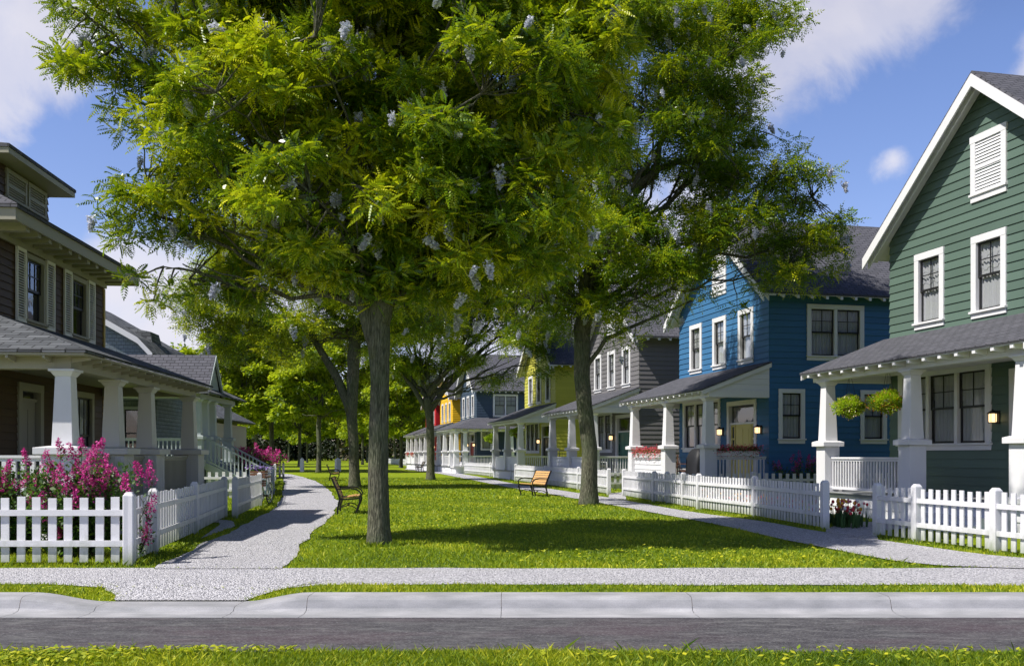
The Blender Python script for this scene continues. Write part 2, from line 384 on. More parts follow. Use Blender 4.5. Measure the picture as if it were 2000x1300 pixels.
rd = MB(); rd.quad([(-1500,8.2,-.15),(1500,8.2,-.15),(1500,10.82,-.15),(-1500,10.82,-.15)]); o = rd.build('road', ASPH); o['kind'] = 'structure'
# kerb with gutter: swept profile, dropped at the driveway
prof = [(10.72,-.20),(10.72,-.147),(11.02,-.156),(11.04,-.150),(11.08,-.147),(11.125,-.138),(11.15,-.115),(11.17,-.06),(11.185,-.028),(11.205,-.008),(11.24,.004),(11.30,.008),(11.60,.004),(11.62,-.05)]
def kz(x, z):
    b = float(smooth(-5.55, -4.72, x)*(1-smooth(-3.12, -2.35, x)))
    return z if z < -.14 else z*(1-b)+b*(-.155+(z+.155)*.33)
kb = MB(); joints = [-60,-40,-30,-22,-16,-10.2,-7.3,-5.52,-4.68,-3.12,-2.3,-.12,2.02,4.25,6.4,8.6,11,16,24,34,60]
for a, b in zip(joints[:-1], joints[1:]):
    n = max(1, int((b-a)/.12)) if b-a < 3.5 else 2; xs = [a+.003+(b-a-.006)*k/n for k in range(n+1)]
    base = len(kb.v)
    for x in xs:
        for (y, z) in prof: kb.v.append((x, y, kz(x, z)))
    np_ = len(prof)
    for i in range(n):
        for j in range(np_-1):
            p = base+i*np_+j; kb.f.append((p, p+np_, p+np_+1, p+1)); kb.m.append(0)
o = kb.build('kerb', CONC); o['kind'] = 'structure'
jm = MB(); jm.box(-60,60,10.75,11.6,-.3,-.165); o = jm.build('kerb_bed', CONC); o['kind'] = 'structure'
MASKS = []
def resample(pts, n):
    pts = np.array(pts, float); d = np.r_[0, np.cumsum(np.linalg.norm(np.diff(pts, axis=0), axis=1))]
    t = np.linspace(0, d[-1], n); return np.stack([np.interp(t, d, pts[:,k]) for k in range(2)], 1)
def smoothline(pts, n, it=12):
    q = resample(pts, n)
    for _ in range(it):
        q[1:-1] = q[1:-1]*.5+(q[:-2]+q[2:])*.25
    return q
def loft(A, B, name, m, dz, n=120, cols=6, jit=.03, sm=10):
    a = smoothline(A, n, sm); b = smoothline(B, n, sm)
    for q in (a, b):
        ph = npr.uniform(0, 6, 4)
        s = np.arange(n)
        wv = (np.sin(s*.9+ph[0])+np.sin(s*.37+ph[1])*1.3+npr.normal(0, .6, n))*jit
        q[1:-1] += ((b-a)/np.linalg.norm(b-a, axis=1)[:,None]*wv[:,None])[1:-1]
    MASKS.append(np.concatenate([a, b[::-1]]))
    t = np.linspace(0, 1, cols); V = a[:,None,:]*(1-t)[None,:,None]+b[:,None,:]*t[None,:,None]
    Z = gz(V[...,0], V[...,1])+dz; V = np.concatenate([V, Z[...,None]], -1).reshape(-1, 3)
    i = np.arange((n-1)*(cols-1)); r = i//(cols-1); c = i % (cols-1); k = r*cols+c
    o = npmesh(name, V, np.stack([k, k+1, k+cols+1, k+cols], 1), m, smooth_=True); 
    nn = np.array([p.normal.z for p in o.data.polygons[:5]])
    if nn.mean() < 0: o.data.flip_normals()
    o['kind'] = 'structure'; return o
def pp(l): return [P(x, y)[:2] for x, y in l]
loft([(-40,12.28),(-7,12.3),(-5,12.25),(-3,12.25),(3,12.2),(8,12.15),(40,12.1)], [(-40,14.0),(-8,14.0),(-4.9,14.02),(-3.2,14.0),(3,14.0),(5.5,14.05),(40,14.0)], 'pavement', GRAVEL, .012, 300, 10, .018, 2)
loft([(-5.2,12.5),(-4.95,12.15),(-4.72,11.9),(-4.62,11.6)], [(-2.4,12.5),(-2.85,12.15),(-3.0,11.9),(-3.1,11.6)], 'driveway_apron', GRAVEL, .016, 14, 20, .01, 1)
lpL = pp([(300,1112),(345,1093),(400,1062),(450,1038),(490,1020),(530,998),(548,980),(553,960),(556,945),(553,935),(546,926)])+[(-30,90)]
lpR = pp([(548,1112),(580,1078),(605,1048),(632,1022),(654,1000),(661,984),(652,968),(636,951),(618,940),(590,931),(566,925.5)])+[(-30,96)]
loft(lpL, lpR, 'path', GRAVEL, .020, 160, 10, .03, 8)
rpU = [(14,14.9)]+pp([(2000,1097),(1900,1083),(1800,1068),(1700,1053),(1613,1042),(1500,1020),(1350,1001),(1219,977),(1150,966),(1000,944),(930,930),(870,920),(800,913)])
rpD = [(14,13.6)]+pp([(2000,1113),(1900,1112),(1805,1110),(1700,1088),(1600,1069),(1500,1048),(1400,1025),(1300,1006),(1200,988),(1120,973),(1000,953),(930,939),(860,925),(790,916)])
loft(rpU, rpD, 'path', GRAVEL, .024, 200, 8, .03, 4)
loft([P(1612,1043)[:2],P(1622,1030)[:2],(8.2,23.6)], [P(1716,1056)[:2],P(1708,1040)[:2],(9.6,22.6)], 'path', GRAVEL, .028, 20, 6, .02, 1)
loft([P(1188,972)[:2],P(1190,964)[:2],(5.2,43)], [P(1224,977)[:2],P(1220,967)[:2],(6.2,42.6)], 'path', GRAVEL, .03, 20, 6, .02, 1)
loft([P(392,1052)[:2],P(436,1020)[:2],(-7.9,24.0)], [P(460,1028)[:2],P(455,1017)[:2],(-7.9,25.3)], 'path', GRAVEL, .014, 12, 4, .02, 1)
def inpoly(x, y, poly):
    c = np.zeros(len(x), bool); n = len(poly)
    for i in range(n):
        x1, y1 = poly[i]; x2, y2 = poly[(i+1) % n]
        if y1 == y2: continue
        m = ((y1 > y) != (y2 > y)) & (x < (x2-x1)*(y-y1)/(y2-y1)+x1); c ^= m
    return c
# ---------------------------------------------------------------- grass
def blades(x, y, z, h, w, tint):
    n = len(x); a = npr.uniform(0, 2*np.pi, n); lean = np.clip(npr.normal(0, .6, n), -1.1, 1.1)*h; la = npr.uniform(0, 2*np.pi, n)
    dx, dy = np.cos(a)*w/2, np.sin(a)*w/2; lx, ly = np.cos(la)*lean, np.sin(la)*lean
    V = np.stack([np.stack([x-dx, y-dy, z], 1), np.stack([x+dx, y+dy, z], 1),
                  np.stack([x+dx*.7+lx*.35, y+dy*.7+ly*.35, z+h*.55], 1), np.stack([x+lx, y+ly, z+h], 1)], 1).reshape(-1, 3)
    i = np.arange(n)*4; Q = np.stack([i, i+1, i+2, i+3], 1); return V, Q
parts = []
def patch(x0, x1, y0, y1, dens, h, w, fn=None, zb=None, tb=0.0, masks=True, hv=.35):
    n = int((x1-x0)*(y1-y0)*dens); x = npr.uniform(x0, x1, n); y = npr.uniform(y0, y1, n)
    k = np.abs(x/np.maximum(y, .1)) < .60
    if masks:
        for mk in MASKS: k &= ~inpoly(x, y, mk)
    if fn is not None: k &= fn(x, y)
    x, y = x[k], y[k]; n = len(x)
    z = gz(x, y) if zb is None else zb(x, y)
    lo = np.sin(x*1.7+y*.9)*.12+np.sin(x*.6-y*1.3)*.12+np.sin(x*4.1+y*3.3)*.08
    t = np.clip(npr.normal(.42, .2, n)+lo+tb, 0, 1)
    hh = np.clip(h*(1+npr.normal(0, hv, n)+lo), h*.3, h*2.4)
    V, Q = blades(x, y, z-.005, hh, w*npr.uniform(.7, 1.3, n), t); parts.append((V, Q, t))
vz = lambda x, y: -.155+.15*smooth(8.45, 8.0, y)
patch(-5, 5, 7.2, 8.38, 10000, .036, .008, zb=vz, masks=False)
patch(-5, 5, 7.2, 8.34, 600, .06, .006, zb=vz, masks=False, tb=.1)
patch(-5, 5, 7.2, 8.30, 30, .09, .004, zb=vz, masks=False, tb=-.1)
patch(-8, 8, 11.63, 12.4, 2300, .036, .013, tb=.08)
patch(-8, 8, 13.7, 22, 620, .04, .02)
patch(-12, 12, 22, 36, 250, .045, .03)
patch(-16, 12, 36, 70, 60, .05, .06)
patch(-9, 9, 13.95, 16.5, 300, .055, .012, fn=lambda x, y: (x < -4.6) | (x > -3.2))
# longer tufts the mower leaves round trunks and fence posts
def tufts(cx, cy, r0, r1, n, h):
    a = npr.uniform(0, 6.3, n); r = npr.uniform(r0, r1, n); x = cx+np.cos(a)*r; y = cy+np.sin(a)*r; k = np.ones(n, bool)
    for mk in MASKS: k &= ~inpoly(x, y, mk)
    x, y = x[k], y[k]; n = len(x); t = np.clip(npr.normal(.4, .25, n), 0, 1); V, Q = blades(x, y, gz(x, y)-.005, h*npr.uniform(.5, 1.4, n), np.full(n, .012+.0004*cy), t); parts.append((V, Q, t))
for (x, y, r) in ((740,1065,.2),(1150,987,.3),(693,954,.28),(841,938,.28)): q = P(x, y); tufts(q[0], q[1], r, r+.16, 420, .085)
for (x, y) in ((253,1105),(300,1081),(380,1044),(438,1013),(459,1012),(1611,1035),(1474,1010),(1365,994),(1335,989),(1714,1048),(1790,1059),(1945,1080)): q = P(x, y); tufts(q[0], q[1], .05, .2, 110, .08)
for k_ in range(48): tufts(-5.6-k_*.18, 14.33, .0, .14, 22, .085)
for k_ in range(60): q = P(1611-k_*6.6, 1035-k_*1.1); tufts(q[0], q[1], .0, .16, 16, .075)
for k_ in range(30): q = P(1720+k_*13, 1049+k_*1.72); tufts(q[0], q[1], .0, .16, 24, .075)
# clover and weeds: small level leaf discs on the lawn, verge and kerb strip
def discs(x, y, z, r, t):
    n = len(x); a = npr.uniform(0, 6.3, n); V = []
    tx, ty = npr.normal(0, .25, n), npr.normal(0, .25, n)
    for q in range(4):
        cx, cy = np.cos(a+q*np.pi/2)*r*(1 if q % 2 else .65), np.sin(a+q*np.pi/2)*r*(1 if q % 2 else .65)
        V.append(np.stack([x+cx, y+cy, z+cx*tx+cy*ty], 1))
    V = np.stack(V, 1).reshape(-1, 3); i = np.arange(n)*4; parts.append((V, np.stack([i, i+1, i+2, i+3], 1), t))
def weeds(cx, cy, sx, sy, n, zf, hz, r):
    if cy > 12: n = int(n*.6)
    x = npr.normal(cx, sx, n); y = npr.normal(cy, sy, n); k = np.ones(n, bool)
    for mk in MASKS: k &= ~inpoly(x, y, mk)
    k &= ((y > 11.7) | (y < 8.3)); x, y = x[k], y[k]; n = len(x)
    discs(x, y, zf(x, y)+npr.uniform(.5, 1, n)*hz, r*npr.uniform(.6, 1.3, n), np.clip(npr.normal(.72, .16, n), 0, 1))
for cx, cy, sx, sy, n in [(-3.3,7.9,.5,.2,420),(-2.5,8.05,.25,.1,120),(-3.9,7.7,.4,.2,300),(-1.9,8.1,.12,.08,60),(1.0,7.8,.8,.15,120),(3,7.8,.7,.2,120)]: weeds(cx, cy, sx, sy, n, vz, .075, .026)
for cx, cy, sx, sy, n in [(1.8,16,1.6,.7,420),(3.5,17.5,1.5,.8,380),(-1.5,20,1.8,.7,420),(1.0,22.5,2.0,.8,500),(-2.5,24,1.2,.6,260),(4.2,15.2,.8,.5,220),(6.2,20,1,.8,160),(0,30,2,1,300),(-4.2,30,1.4,1.5,260),(-4,22,.8,1.5,160),(2.6,14.8,1.2,.3,160),(5.0,14.6,.7,.3,120)]:
    weeds(cx, cy, sx, sy, n, gz, .065, .026+.0004*cy)
# moss, dry leaves and grit along the gravel edges and in the turf
for mk in MASKS:
    e = mk[(mk[:,1] < 26) & (np.abs(mk[:,0]) < 11)]
    if len(e) > 3:
        x = np.repeat(e[:,0], 5)+npr.normal(0, .09, len(e)*5); y = np.repeat(e[:,1], 5)+npr.normal(0, .05, len(e)*5)
        discs(x, y, gz(x, y)+.03, .014*npr.uniform(.5, 1.2, len(x)), npr.uniform(.2, .9, len(x)))
for cx, sx, n in [(-4.5,.35,60),(-5.4,.3,40),(2.0,.5,30)]: weeds(cx, 11.85, sx, .1, n, gz, .05, .02)
off = 0; VV = []; QQ = []; TT = []
for V, Q, t in parts: VV.append(V); QQ.append(Q+off); TT.append(t); off += len(V)
npmesh('grass', np.concatenate(VV), np.concatenate(QQ), BLADE, tint=np.concatenate(TT))['kind'] = 'stuff'
print('blades', len(np.concatenate(TT)))
# ---------------------------------------------------------------- foliage
def frames(d, roll=True):
    d = d/np.linalg.norm(d, axis=1)[:,None]; n = len(d)
    up = np.tile([0,0,1.], (n, 1)); s = np.cross(up, d); L_ = np.linalg.norm(s, axis=1)[:,None]; s = np.where(L_ < 1e-3, [1,0,0.], s/np.maximum(L_, 1e-3))
    t = np.cross(d, s)
    a = npr.normal(0, .5, n) if roll else np.zeros(n)
    c, si = np.cos(a)[:,None], np.sin(a)[:,None]
    return d, s*c+t*si, t*c-s*si
def place(T, pos, d, scale, roll=True):
    """T (k,4,3) quads template; pos (n,3)"""
    X, Y, Z = frames(d, roll); s = scale[:,None,None,None]
    V = (T[None,:,:,0,None]*X[:,None,None,:]+T[None,:,:,1,None]*Y[:,None,None,:]+T[None,:,:,2,None]*Z[:,None,None,:])*s+pos[:,None,None,:]
    return V.reshape(-1, 3)
def frond(pairs, droop=.26, ll=.27, lw=.085, fwd=.55):
    q = []
    for k in range(pairs):
        t = .12+.86*k/pairs; env = math.sin(math.pi*min(1, .25+.7*t))
        for sgn in (-1, 1):
            z = -droop*t*t; l = ll*env; w = lw
            b = np.array([t, 0, z]); e = b+np.array([fwd*l, sgn*l*.85, -.25*l]); mid = (b+e)/2; side = np.array([w/2, -sgn*w/2*fwd, .03])
            q.append([b, mid+side, e, mid-side])
    e = np.array([1.08, 0, -droop*1.15]); b = np.array([.85, 0, -droop*.75]); q.append([b, (b+e)/2+[0,lw/2,0], e, (b+e)/2-[0,lw/2,0]])
    return np.array(q)
def quadsQ(nv): i = np.arange(nv//4)*4; return np.stack([i, i+1, i+2, i+3], 1)
def cluster_pts(lobes, nper, rng, shell=.32, padr=0, per=8):
    out = []
    for (c, r) in lobes:
        vol = (r[0]*r[1]*r[2])**(2/3); n = max(3, int(nper*vol))
        d = rng.normal(0, 1, (n, 3)); d /= np.linalg.norm(d, axis=1)[:,None]
        rad = shell+(1-shell)*rng.uniform(0, 1, n)**.6
        if padr:      # foliage gathers in flat, overlapping pads at the ends of the branchlets
            np_ = max(2, n//per); pc = np.array(c)+d[:np_]*rad[:np_,None]*np.array(r); k = np.repeat(np.arange(np_), per); pr = (padr*rng.uniform(.6, 1.35, np_))[k]
            a = rng.uniform(0, 6.3, len(k)); q = rng.uniform(0, 1, len(k))**.6; tx, ty = rng.normal(0, .22, np_)[k], rng.normal(0, .22, np_)[k]
            dx, dy = np.cos(a)*q*pr, np.sin(a)*q*pr
            out.append(pc[k]+np.stack([dx, dy, dx*tx+dy*ty-.32*q*q*pr+rng.normal(0, .13, len(k))*pr], 1))
        else: out.append(np.array(c)+d*rad[:,None]*np.array(r))
    return np.concatenate(out)
def curve(a, b, n, sag, rng):
    a, b = np.array(a, float), np.array(b, float); t = np.linspace(0, 1, n)[:,None]
    mid = (a+b)/2+np.array([0,0,sag*np.linalg.norm(b-a)])+rng.normal(0, .05, 3)*np.linalg.norm(b-a)
    p = (1-t)**2*a+2*t*(1-t)*mid+t*t*b
    p[1:-1] += rng.normal(0, .018, (n-2, 3))*np.linalg.norm(b-a); return p
def make_tree(name, base, trunk, rads, lobes, label, group, nclump=9, fper=34, fsize=.42, pairs=6, clumpr=.62, leafmat_=None, blossoms=60, seed=1, lobelimb=True, tint0=.5, sides=14, bsize=.2, tips=(), forks=(), padr=0):
    rng = np.random.default_rng(seed); base = np.array(base, float)
    root = empty(name, tuple(base), 0, label, 'tree', group)
    lobes = [((np.array(c)-base), np.array(r, float)) for c, r in lobes]
    mb = MB(); tp = [np.array(p, float) for p in trunk]
    # finer trunk path with flare
    tpp = []; rr = []
    for k in range(len(tp)-1):
        for q in range(5):
            t = q/5; tpp.append(tp[k]*(1-t)+tp[k+1]*t); rr.append(rads[k]*(1-t)+rads[k+1]*t)
    tpp.append(tp[-1]); rr.append(rads[-1]); rr[0] *= 1.42; rr[1] *= 1.08; rr.insert(1, rr[1]*1.12); tpp.insert(1, tpp[0]+(tpp[1]-tpp[0])*.35)
    tpp[0] = tpp[0]-np.array([0,0,.12])
    mb.tube(tpp, rr, sides, lump=.05)
    fork = tp[-1]; samples = []; srad = []
    low = tp[-2]
    for i, (c, r) in enumerate(lobes):
        k = rng.integers(0, 3); st = tp[-1] if i % 3 else tp[-1]*.65+low*.35
        st = np.array(st)
        p = curve(st, c+np.array([0,0,-r[2]*.35]), 12, -.04 if c[2] < fork[2]+2.5 else .06, rng)
        r0 = rads[-1]*rng.uniform(.42, .62)*(.55 if c[2] < fork[2]+2.2 else 1); rl = np.linspace(r0, .025, 12)*(1 if len(lobes) < 14 else .85)
        mb.tube(p, rl, 8, lump=.06); samples.append(p[3:]); srad += list(rl[3:])
        for _ in range(5):      # secondary limbs inside the lobe
            j = rng.integers(4, 11); dd = rng.normal(0, 1, 3); dd /= np.linalg.norm(dd); dd[2] = abs(dd[2])*.7
            q = curve(p[j], c+dd*r*.75, 8, .05, rng); mb.tube(q, np.linspace(rl[j]*.6, .012, 8), 5, cap=False); samples.append(q[2:]); srad += [.02]*6
    S = np.concatenate(samples)
    cl = cluster_pts(lobes, nclump, rng, padr=padr)
    if len(tips): cl = np.concatenate([cl, np.array(tips)-base])
    for c in cl:
        d = np.linalg.norm(S-c, axis=1); j = d.argmin(); 
        if .3 < d[j] < 2.1: mb.tube(curve(S[j], c, 5, -.03, rng), np.linspace(.022, .006, 5), 4, cap=False)
    for (pa, ra) in forks:
        pa = [np.array(q, float) for q in pa]; q = []
        for a_, b_ in zip(pa[:-1], pa[1:]): q += [a_*(1-t)+b_*t+rng.normal(0, .015, 3) for t in (0, .33, .66)]
        q.append(pa[-1]); mb.tube(q, np.interp(np.linspace(0, 1, len(q)), np.linspace(0, 1, len(ra)), ra), 12, lump=.05)
    mb.build('trunk', BARK, root, smooth_=True)
    print(label[:30], 'clumps', len(cl), 'fronds', len(cl)*fper)
    # fronds: each clump is a spray of outward, drooping fronds
    n = len(cl)*fper; ci = np.repeat(np.arange(len(cl)), fper)
    cr = (clumpr*rng.uniform(.55, 1.25, len(cl)))[ci]
    d = rng.normal(0, 1, (n, 3)); d[:,2] *= .75; d /= np.linalg.norm(d, axis=1)[:,None]
    pos = cl[ci]+d*(cr*rng.uniform(.1, 1, n)**.7)[:,None]*np.array([1,1,.62])
    dirv = d*.8+rng.normal(0, .62, (n, 3)); dirv[:,2] = dirv[:,2]*.75-.05
    T = frond(pairs) if pairs > 1 else np.array([[[0,0,0],[.5,.32,.06],[1,0,-.1],[.5,-.32,.06]]], float)
    sc_ = fsize*rng.uniform(.65, 1.25, n)
    V = place(T, pos, dirv, sc_); k = len(T)
    ct = rng.normal(-.02, .12, len(cl))[ci]+(.10*np.sin(cl[:,0]*1.9+cl[:,2]*2.3)+.08*np.sin(cl[:,1]*2.7-cl[:,0]*1.1))[ci]
    tint = np.repeat(np.clip(tint0+ct+rng.normal(0, .17, n), 0, 1), k)
    npmesh('crown', V, quadsQ(len(V)), leafmat_ or LEAF, root, tint=tint)
    if blossoms:
        sel = rng.choice(len(cl), blossoms, replace=blossoms > len(cl)); dd = rng.normal(0, 1, (blossoms, 3)); dd /= np.linalg.norm(dd, axis=1)[:,None]; dd[:,1] -= .2
        bp = cl[sel]+dd*(clumpr*1.2+.08); m = 150
        pi = np.repeat(np.arange(blossoms), m); t = rng.uniform(0, 1, blossoms*m); ax = rng.normal(0, .35, (blossoms, 3)); ax[:,2] = -1+rng.normal(0, .5, blossoms)
        ax /= np.linalg.norm(ax, axis=1)[:,None]; rad = (1-t)*.42+.08; dr = rng.normal(0, 1, (len(t), 3)); dr /= np.linalg.norm(dr, axis=1)[:,None]
        bs = (bsize*rng.uniform(.7, 1.3, blossoms))[pi]
        p = bp[pi]+ax[pi]*(t*bs*1.3)[:,None]+dr*(rad*bs)[:,None]*.8
        TQ = np.array([[[0,0,0],[.5,.4,.1],[1,0,0],[.5,-.4,-.1]]], float)
        V = place(TQ, p, rng.normal(0, 1, (len(t), 3)), bs*.34)
        o = npmesh('blossom', V, quadsQ(len(V)), BLOSSOM, root, tint=rng.uniform(0, 1, len(V)//4)); o['kind'] = 'stuff'
    return root
def LB(D, sc_, lst):
    """lobes given as (px, py, D offset, rx, ry, rz)"""
    out = []
    for (x, y, dd, rx, ry, rz) in lst:
        d = D+dd; out.append((((x-1000)*d/F, d, EYE+(HY-y)*d/F), (rx, ry, rz)))
    return out
def tipsP(D, lst): return [((x-1000)*(D+dd)/F, D+dd, EYE+(HY-y)*(D+dd)/F) for x, y, dd in lst]
b1 = P(740,1065)
lob1 = LB(17.6, 0, [(350,70,0,1.7,2.2,1.3),(210,60,.3,.9,1.0,.6),(400,400,-.3,1.35,1.8,1.0),(300,400,0,.7,.9,.45),(550,250,-1,2.0,2.3,1.6),(400,230,0,1.2,1.6,1.0),(800,130,-1.6,2.2,2.4,2.0),
   (620,-60,0,2.8,3,1.9),(880,400,-.8,1.8,1.9,1.2),(1060,300,0,1.4,2,1.5),(1010,60,-.5,2,2.3,1.9),(700,330,2.4,2.6,2,1.6),(800,-230,0,3,3,1.6),(560,470,-.2,1.2,1.5,.7),
   (660,420,-1.6,1.4,1.2,1.0),(380,540,.2,.8,1.0,.4),(960,505,.3,1.2,1.5,.5),(870,500,0,1.4,1.5,.6),(960,420,-.6,1.6,1.6,1.2),(1080,180,.6,1.5,1.8,1.6),(860,260,-1.2,1.9,1.9,1.3),(450,-120,.5,2.3,2.6,1.4),(760,520,-.6,1.0,.9,.5),(760,-520,.3,3.6,3.8,2.2),(750,-20,1.5,2.2,2.0,1.6),(560,60,1.5,1.8,1.8,1.5),(900,160,2.2,2.0,1.8,1.8),(700,-330,0,3.2,3.4,1.8),(950,-280,.4,2.8,3,1.8)])
make_tree('locust_tree', b1, [(0,0,0),(-.01,0,1.6),(.02,0,2.9),(.0,.03,3.9),(.03,0,4.5)], [.185,.178,.17,.19,.19], lob1,
  'tall blossoming tree nearest the kerb, its straight trunk beside the gravel path', 'blossoming trees on the lawn', forks=[([(-.02,0,3.3),(-.2,0,4.1),(-.45,.1,4.9),(-.7,.1,5.9),(-1.2,0,7.3)],[.15,.15,.13,.11,.06]),([(.05,0,3.9),(.3,-.1,5.0),(.75,0,6.2),(1.2,.2,8)],[.16,.14,.12,.06])], padr=.62, nclump=38, fper=40, fsize=.27, pairs=6, clumpr=.30, blossoms=520, seed=3, tint0=.60, bsize=.155,
  tips=tipsP(17.6, [(130,40,0),(120,20,.2),(190,90,0),(215,430,0),(205,395,0),(250,350,0),(260,540,0),(215,210,0),(240,250,0),(740,585,-.3),(790,590,-.2),(330,570,0),(300,590,.2)]))
b2 = P(1150,987)
lob2 = LB(31.4, 0, [(1450,400,0,2.2,2.5,1.6),(1550,430,.4,1.2,1.5,1.5),(1400,70,0,2.1,2.6,1.9),(1480,30,.4,1.0,1.4,1.0),(1300,260,0,2.6,3,2.2),(1170,480,-1,2.5,2.6,1.4),(1090,350,0,2.7,3,2.4),(1010,560,.5,2.0,2.4,1.0),
   (1150,30,0,3.5,3.6,2.8),(1350,500,0,1.8,2.0,1.0),(1490,520,-.4,1.1,1.3,.55),(1245,600,-.6,.9,1.1,.5),(1260,120,-1.2,2.4,2.2,2.2),(1400,280,1.2,1.6,2.2,1.3),(1120,600,-.8,1.5,1.6,.7),(1000,440,.3,2.1,2.4,1.5),(1440,200,0,.9,1.2,.7)])
make_tree('locust_tree', b2, [(0,0,0),(.02,0,1.8),(-.22,0,4.0),(-.20,.05,5.6),(.0,0,6.6)], [.27,.25,.25,.27,.25], lob2,
  'tall blossoming tree with dark curved trunk, its crown reaching over the blue house', 'blossoming trees on the lawn', forks=[([(-.15,0,5.6),(-.1,0,7),(.6,0,9),(1.0,0,10.8),(1.3,.2,13)],[.24,.22,.2,.17,.08]),([(-.2,0,4.2),(.5,-.3,5.2),(1.6,-.4,5.7),(3.2,-.5,6.4)],[.07,.07,.05,.03]),([(.9,0,9.6),(2.2,0,10.6),(4.5,0,11.4)],[.11,.09,.04])], padr=.92, nclump=28, fper=38, fsize=.36, pairs=4, clumpr=.44, blossoms=360, seed=5, tint0=.48, bsize=.17,
  tips=tipsP(31.4, [(1530,20,0),(1540,5,0),(1490,190,0),(1470,240,0),(1540,275,0),(1560,300,0),(1610,345,0),(1620,480,0),(1600,540,0),(1440,600,0),(1380,570,0),(1200,650,-.5)]))
b3 = P(693,954)
lob3 = LB(47, 0, [(430,555,0,2.2,2.6,1.4),(370,600,0,1.1,1.4,.7),(520,480,0,2.8,3,2.0),(610,600,-1,2.3,2.4,1.3),(640,440,0,3,3,2.4),(760,520,0,2.8,3,2.2),(600,330,0,4,4,2.6),(820,620,.5,2.0,2.2,1.3),(500,620,.5,1.6,2,1.0),(700,660,1,1.6,2,1.0),(560,690,-.3,.9,1.2,.6),(440,650,.8,1.8,2,1.1),(680,560,-1,2.2,2.4,1.5),(760,640,.6,1.8,2,1.2)])
t3 = make_tree('locust_tree', b3, [(0,0,0),(-.05,0,2.0),(-.15,0,3.6),(-.05,0,6.2),(.05,0,7.6)], [.26,.24,.25,.30,.26], lob3,
  'blossoming tree just behind the nearer bench beside the left gravel path', 'blossoming trees on the lawn', forks=[([(-.15,0,3.5),(-.8,0,5.2),(-2.0,0,7.2),(-3.8,0,8.8)],[.22,.19,.15,.07])], padr=1.1, nclump=25, fper=34, fsize=.42, pairs=3, clumpr=.52, blossoms=120, seed=8, tint0=.62, bsize=.3)
b4 = P(841,938)
lob4 = LB(62, 0, [(900,590,0,3.0,3,1.9),(1000,650,0,2.1,2.4,1.5),(1045,700,0,1.1,1.2,.9),(820,640,0,2.8,3,1.8),(760,690,.4,1.6,2,1.0),(870,510,0,3.6,3.4,2.3),(960,740,-.6,1.0,1.2,.5),(900,690,-1,1.3,1.4,.7),(960,560,.5,2.4,2.6,1.6),(780,600,1,2.4,2.6,1.8),(840,720,1,1.8,2,1.1),(1010,590,.8,1.8,2,1.2)])
make_tree('locust_tree', b4, [(0,0,0),(0,0,2.0),(-.05,0,4.0),(-.2,0,5.2)], [.26,.24,.25,.28], lob4,
  'dark trunked tree in mid lawn in front of the navy and yellow houses', 'blossoming trees on the lawn', forks=[([(-.2,0,4.0),(.8,0,5.6),(2.2,0,7.2),(4.2,0,9)],[.2,.17,.13,.06]),([(-.1,0,4.2),(-1.1,0,5.8),(-2.4,0,7.4)],[.18,.14,.06])], padr=1.15, nclump=28, fper=32, fsize=.47, pairs=3, clumpr=.58, blossoms=90, seed=12, tint0=.45, bsize=.34)
# a lighter pattern tree for the far lawn, copied
def far_tree(seed, label, loc):
    rng = np.random.default_rng(seed); lb = []
    for k in range(11):
        a = k*2.4; r = rng.uniform(.5, 4.2) if k < 8 else 1.5; z = rng.uniform(7.2, 11.5) if k < 8 else 12.2
        lb.append(((math.cos(a)*r, math.sin(a)*r, z), (rng.uniform(1.9, 2.8),)*2+(rng.uniform(1.2, 1.9),)))
    lb += [((math.cos(a)*3.4, math.sin(a)*3.4, 5.9), (1.7,1.7,.8)) for a in (0, 1.7, 3.0, 4.4, 5.4)]
    lb = [((c[0]+loc[0], c[1]+loc[1], c[2]), r) for c, r in lb]
    return make_tree('lawn_tree', loc, [(0,0,0),(.08,0,2),(.0,0,4.2),(.1,0,5.2)], [.24,.21,.21,.2], lb, label, 'trees at the far end of the lawn', padr=1.4, nclump=10, fper=62, fsize=.40, pairs=1, clumpr=.7, leafmat_=FARLEAF, blossoms=0, seed=seed, tint0=.62, sides=9)
fl = [(622,922,'fork trunked tree behind the farther bench of the left path'),(783,913,'slim tree behind the three white bollards, close to the red house'),(459,921,'leafy tree left of the pink bushes beside the blue grey porch'),
      (530,919,'tree rising directly behind the far pink flower bush'),(708,907,'left one of a close pair of thin trunks seen past the nearest trunk'),(717,902.5,'right one of a close pair of thin trunks seen past the nearest trunk'),
      (564,901,'thin far tree standing left of the white bollard at the wood edge'),(770,905,'small far tree half hidden behind the nearest big trunk'),(660,903,'far tree over the wider white bollard'),(600,903,'far tree between the thin bollard and the fork trunked tree'),(820,904,'far tree beyond the red house porch'),(500,906,'far tree over the left picket fences'),(430,910,'far tree just right of the blue grey porch eave'),(478,912,'bright leafy tree over the far pink bushes, left of the bicycle'),(585,911,'leafy tree in the gap above the bend of the left path'),(735,908,'far tree behind the nearest trunk, right side')]
protos = []
for i, (x, y, lab) in enumerate(fl):
    loc = P(x, y)
    if i < 2: r = far_tree(40+i, lab, loc); protos.append(r)
    else:
        r = copy_tree(protos[i % 2]); r.location = loc; r.rotation_euler = (0,0,i*1.9); s = rnd.uniform(.88, 1.12); r.scale = (s, s, s*rnd.uniform(.95, 1.1)); r['label'] = lab
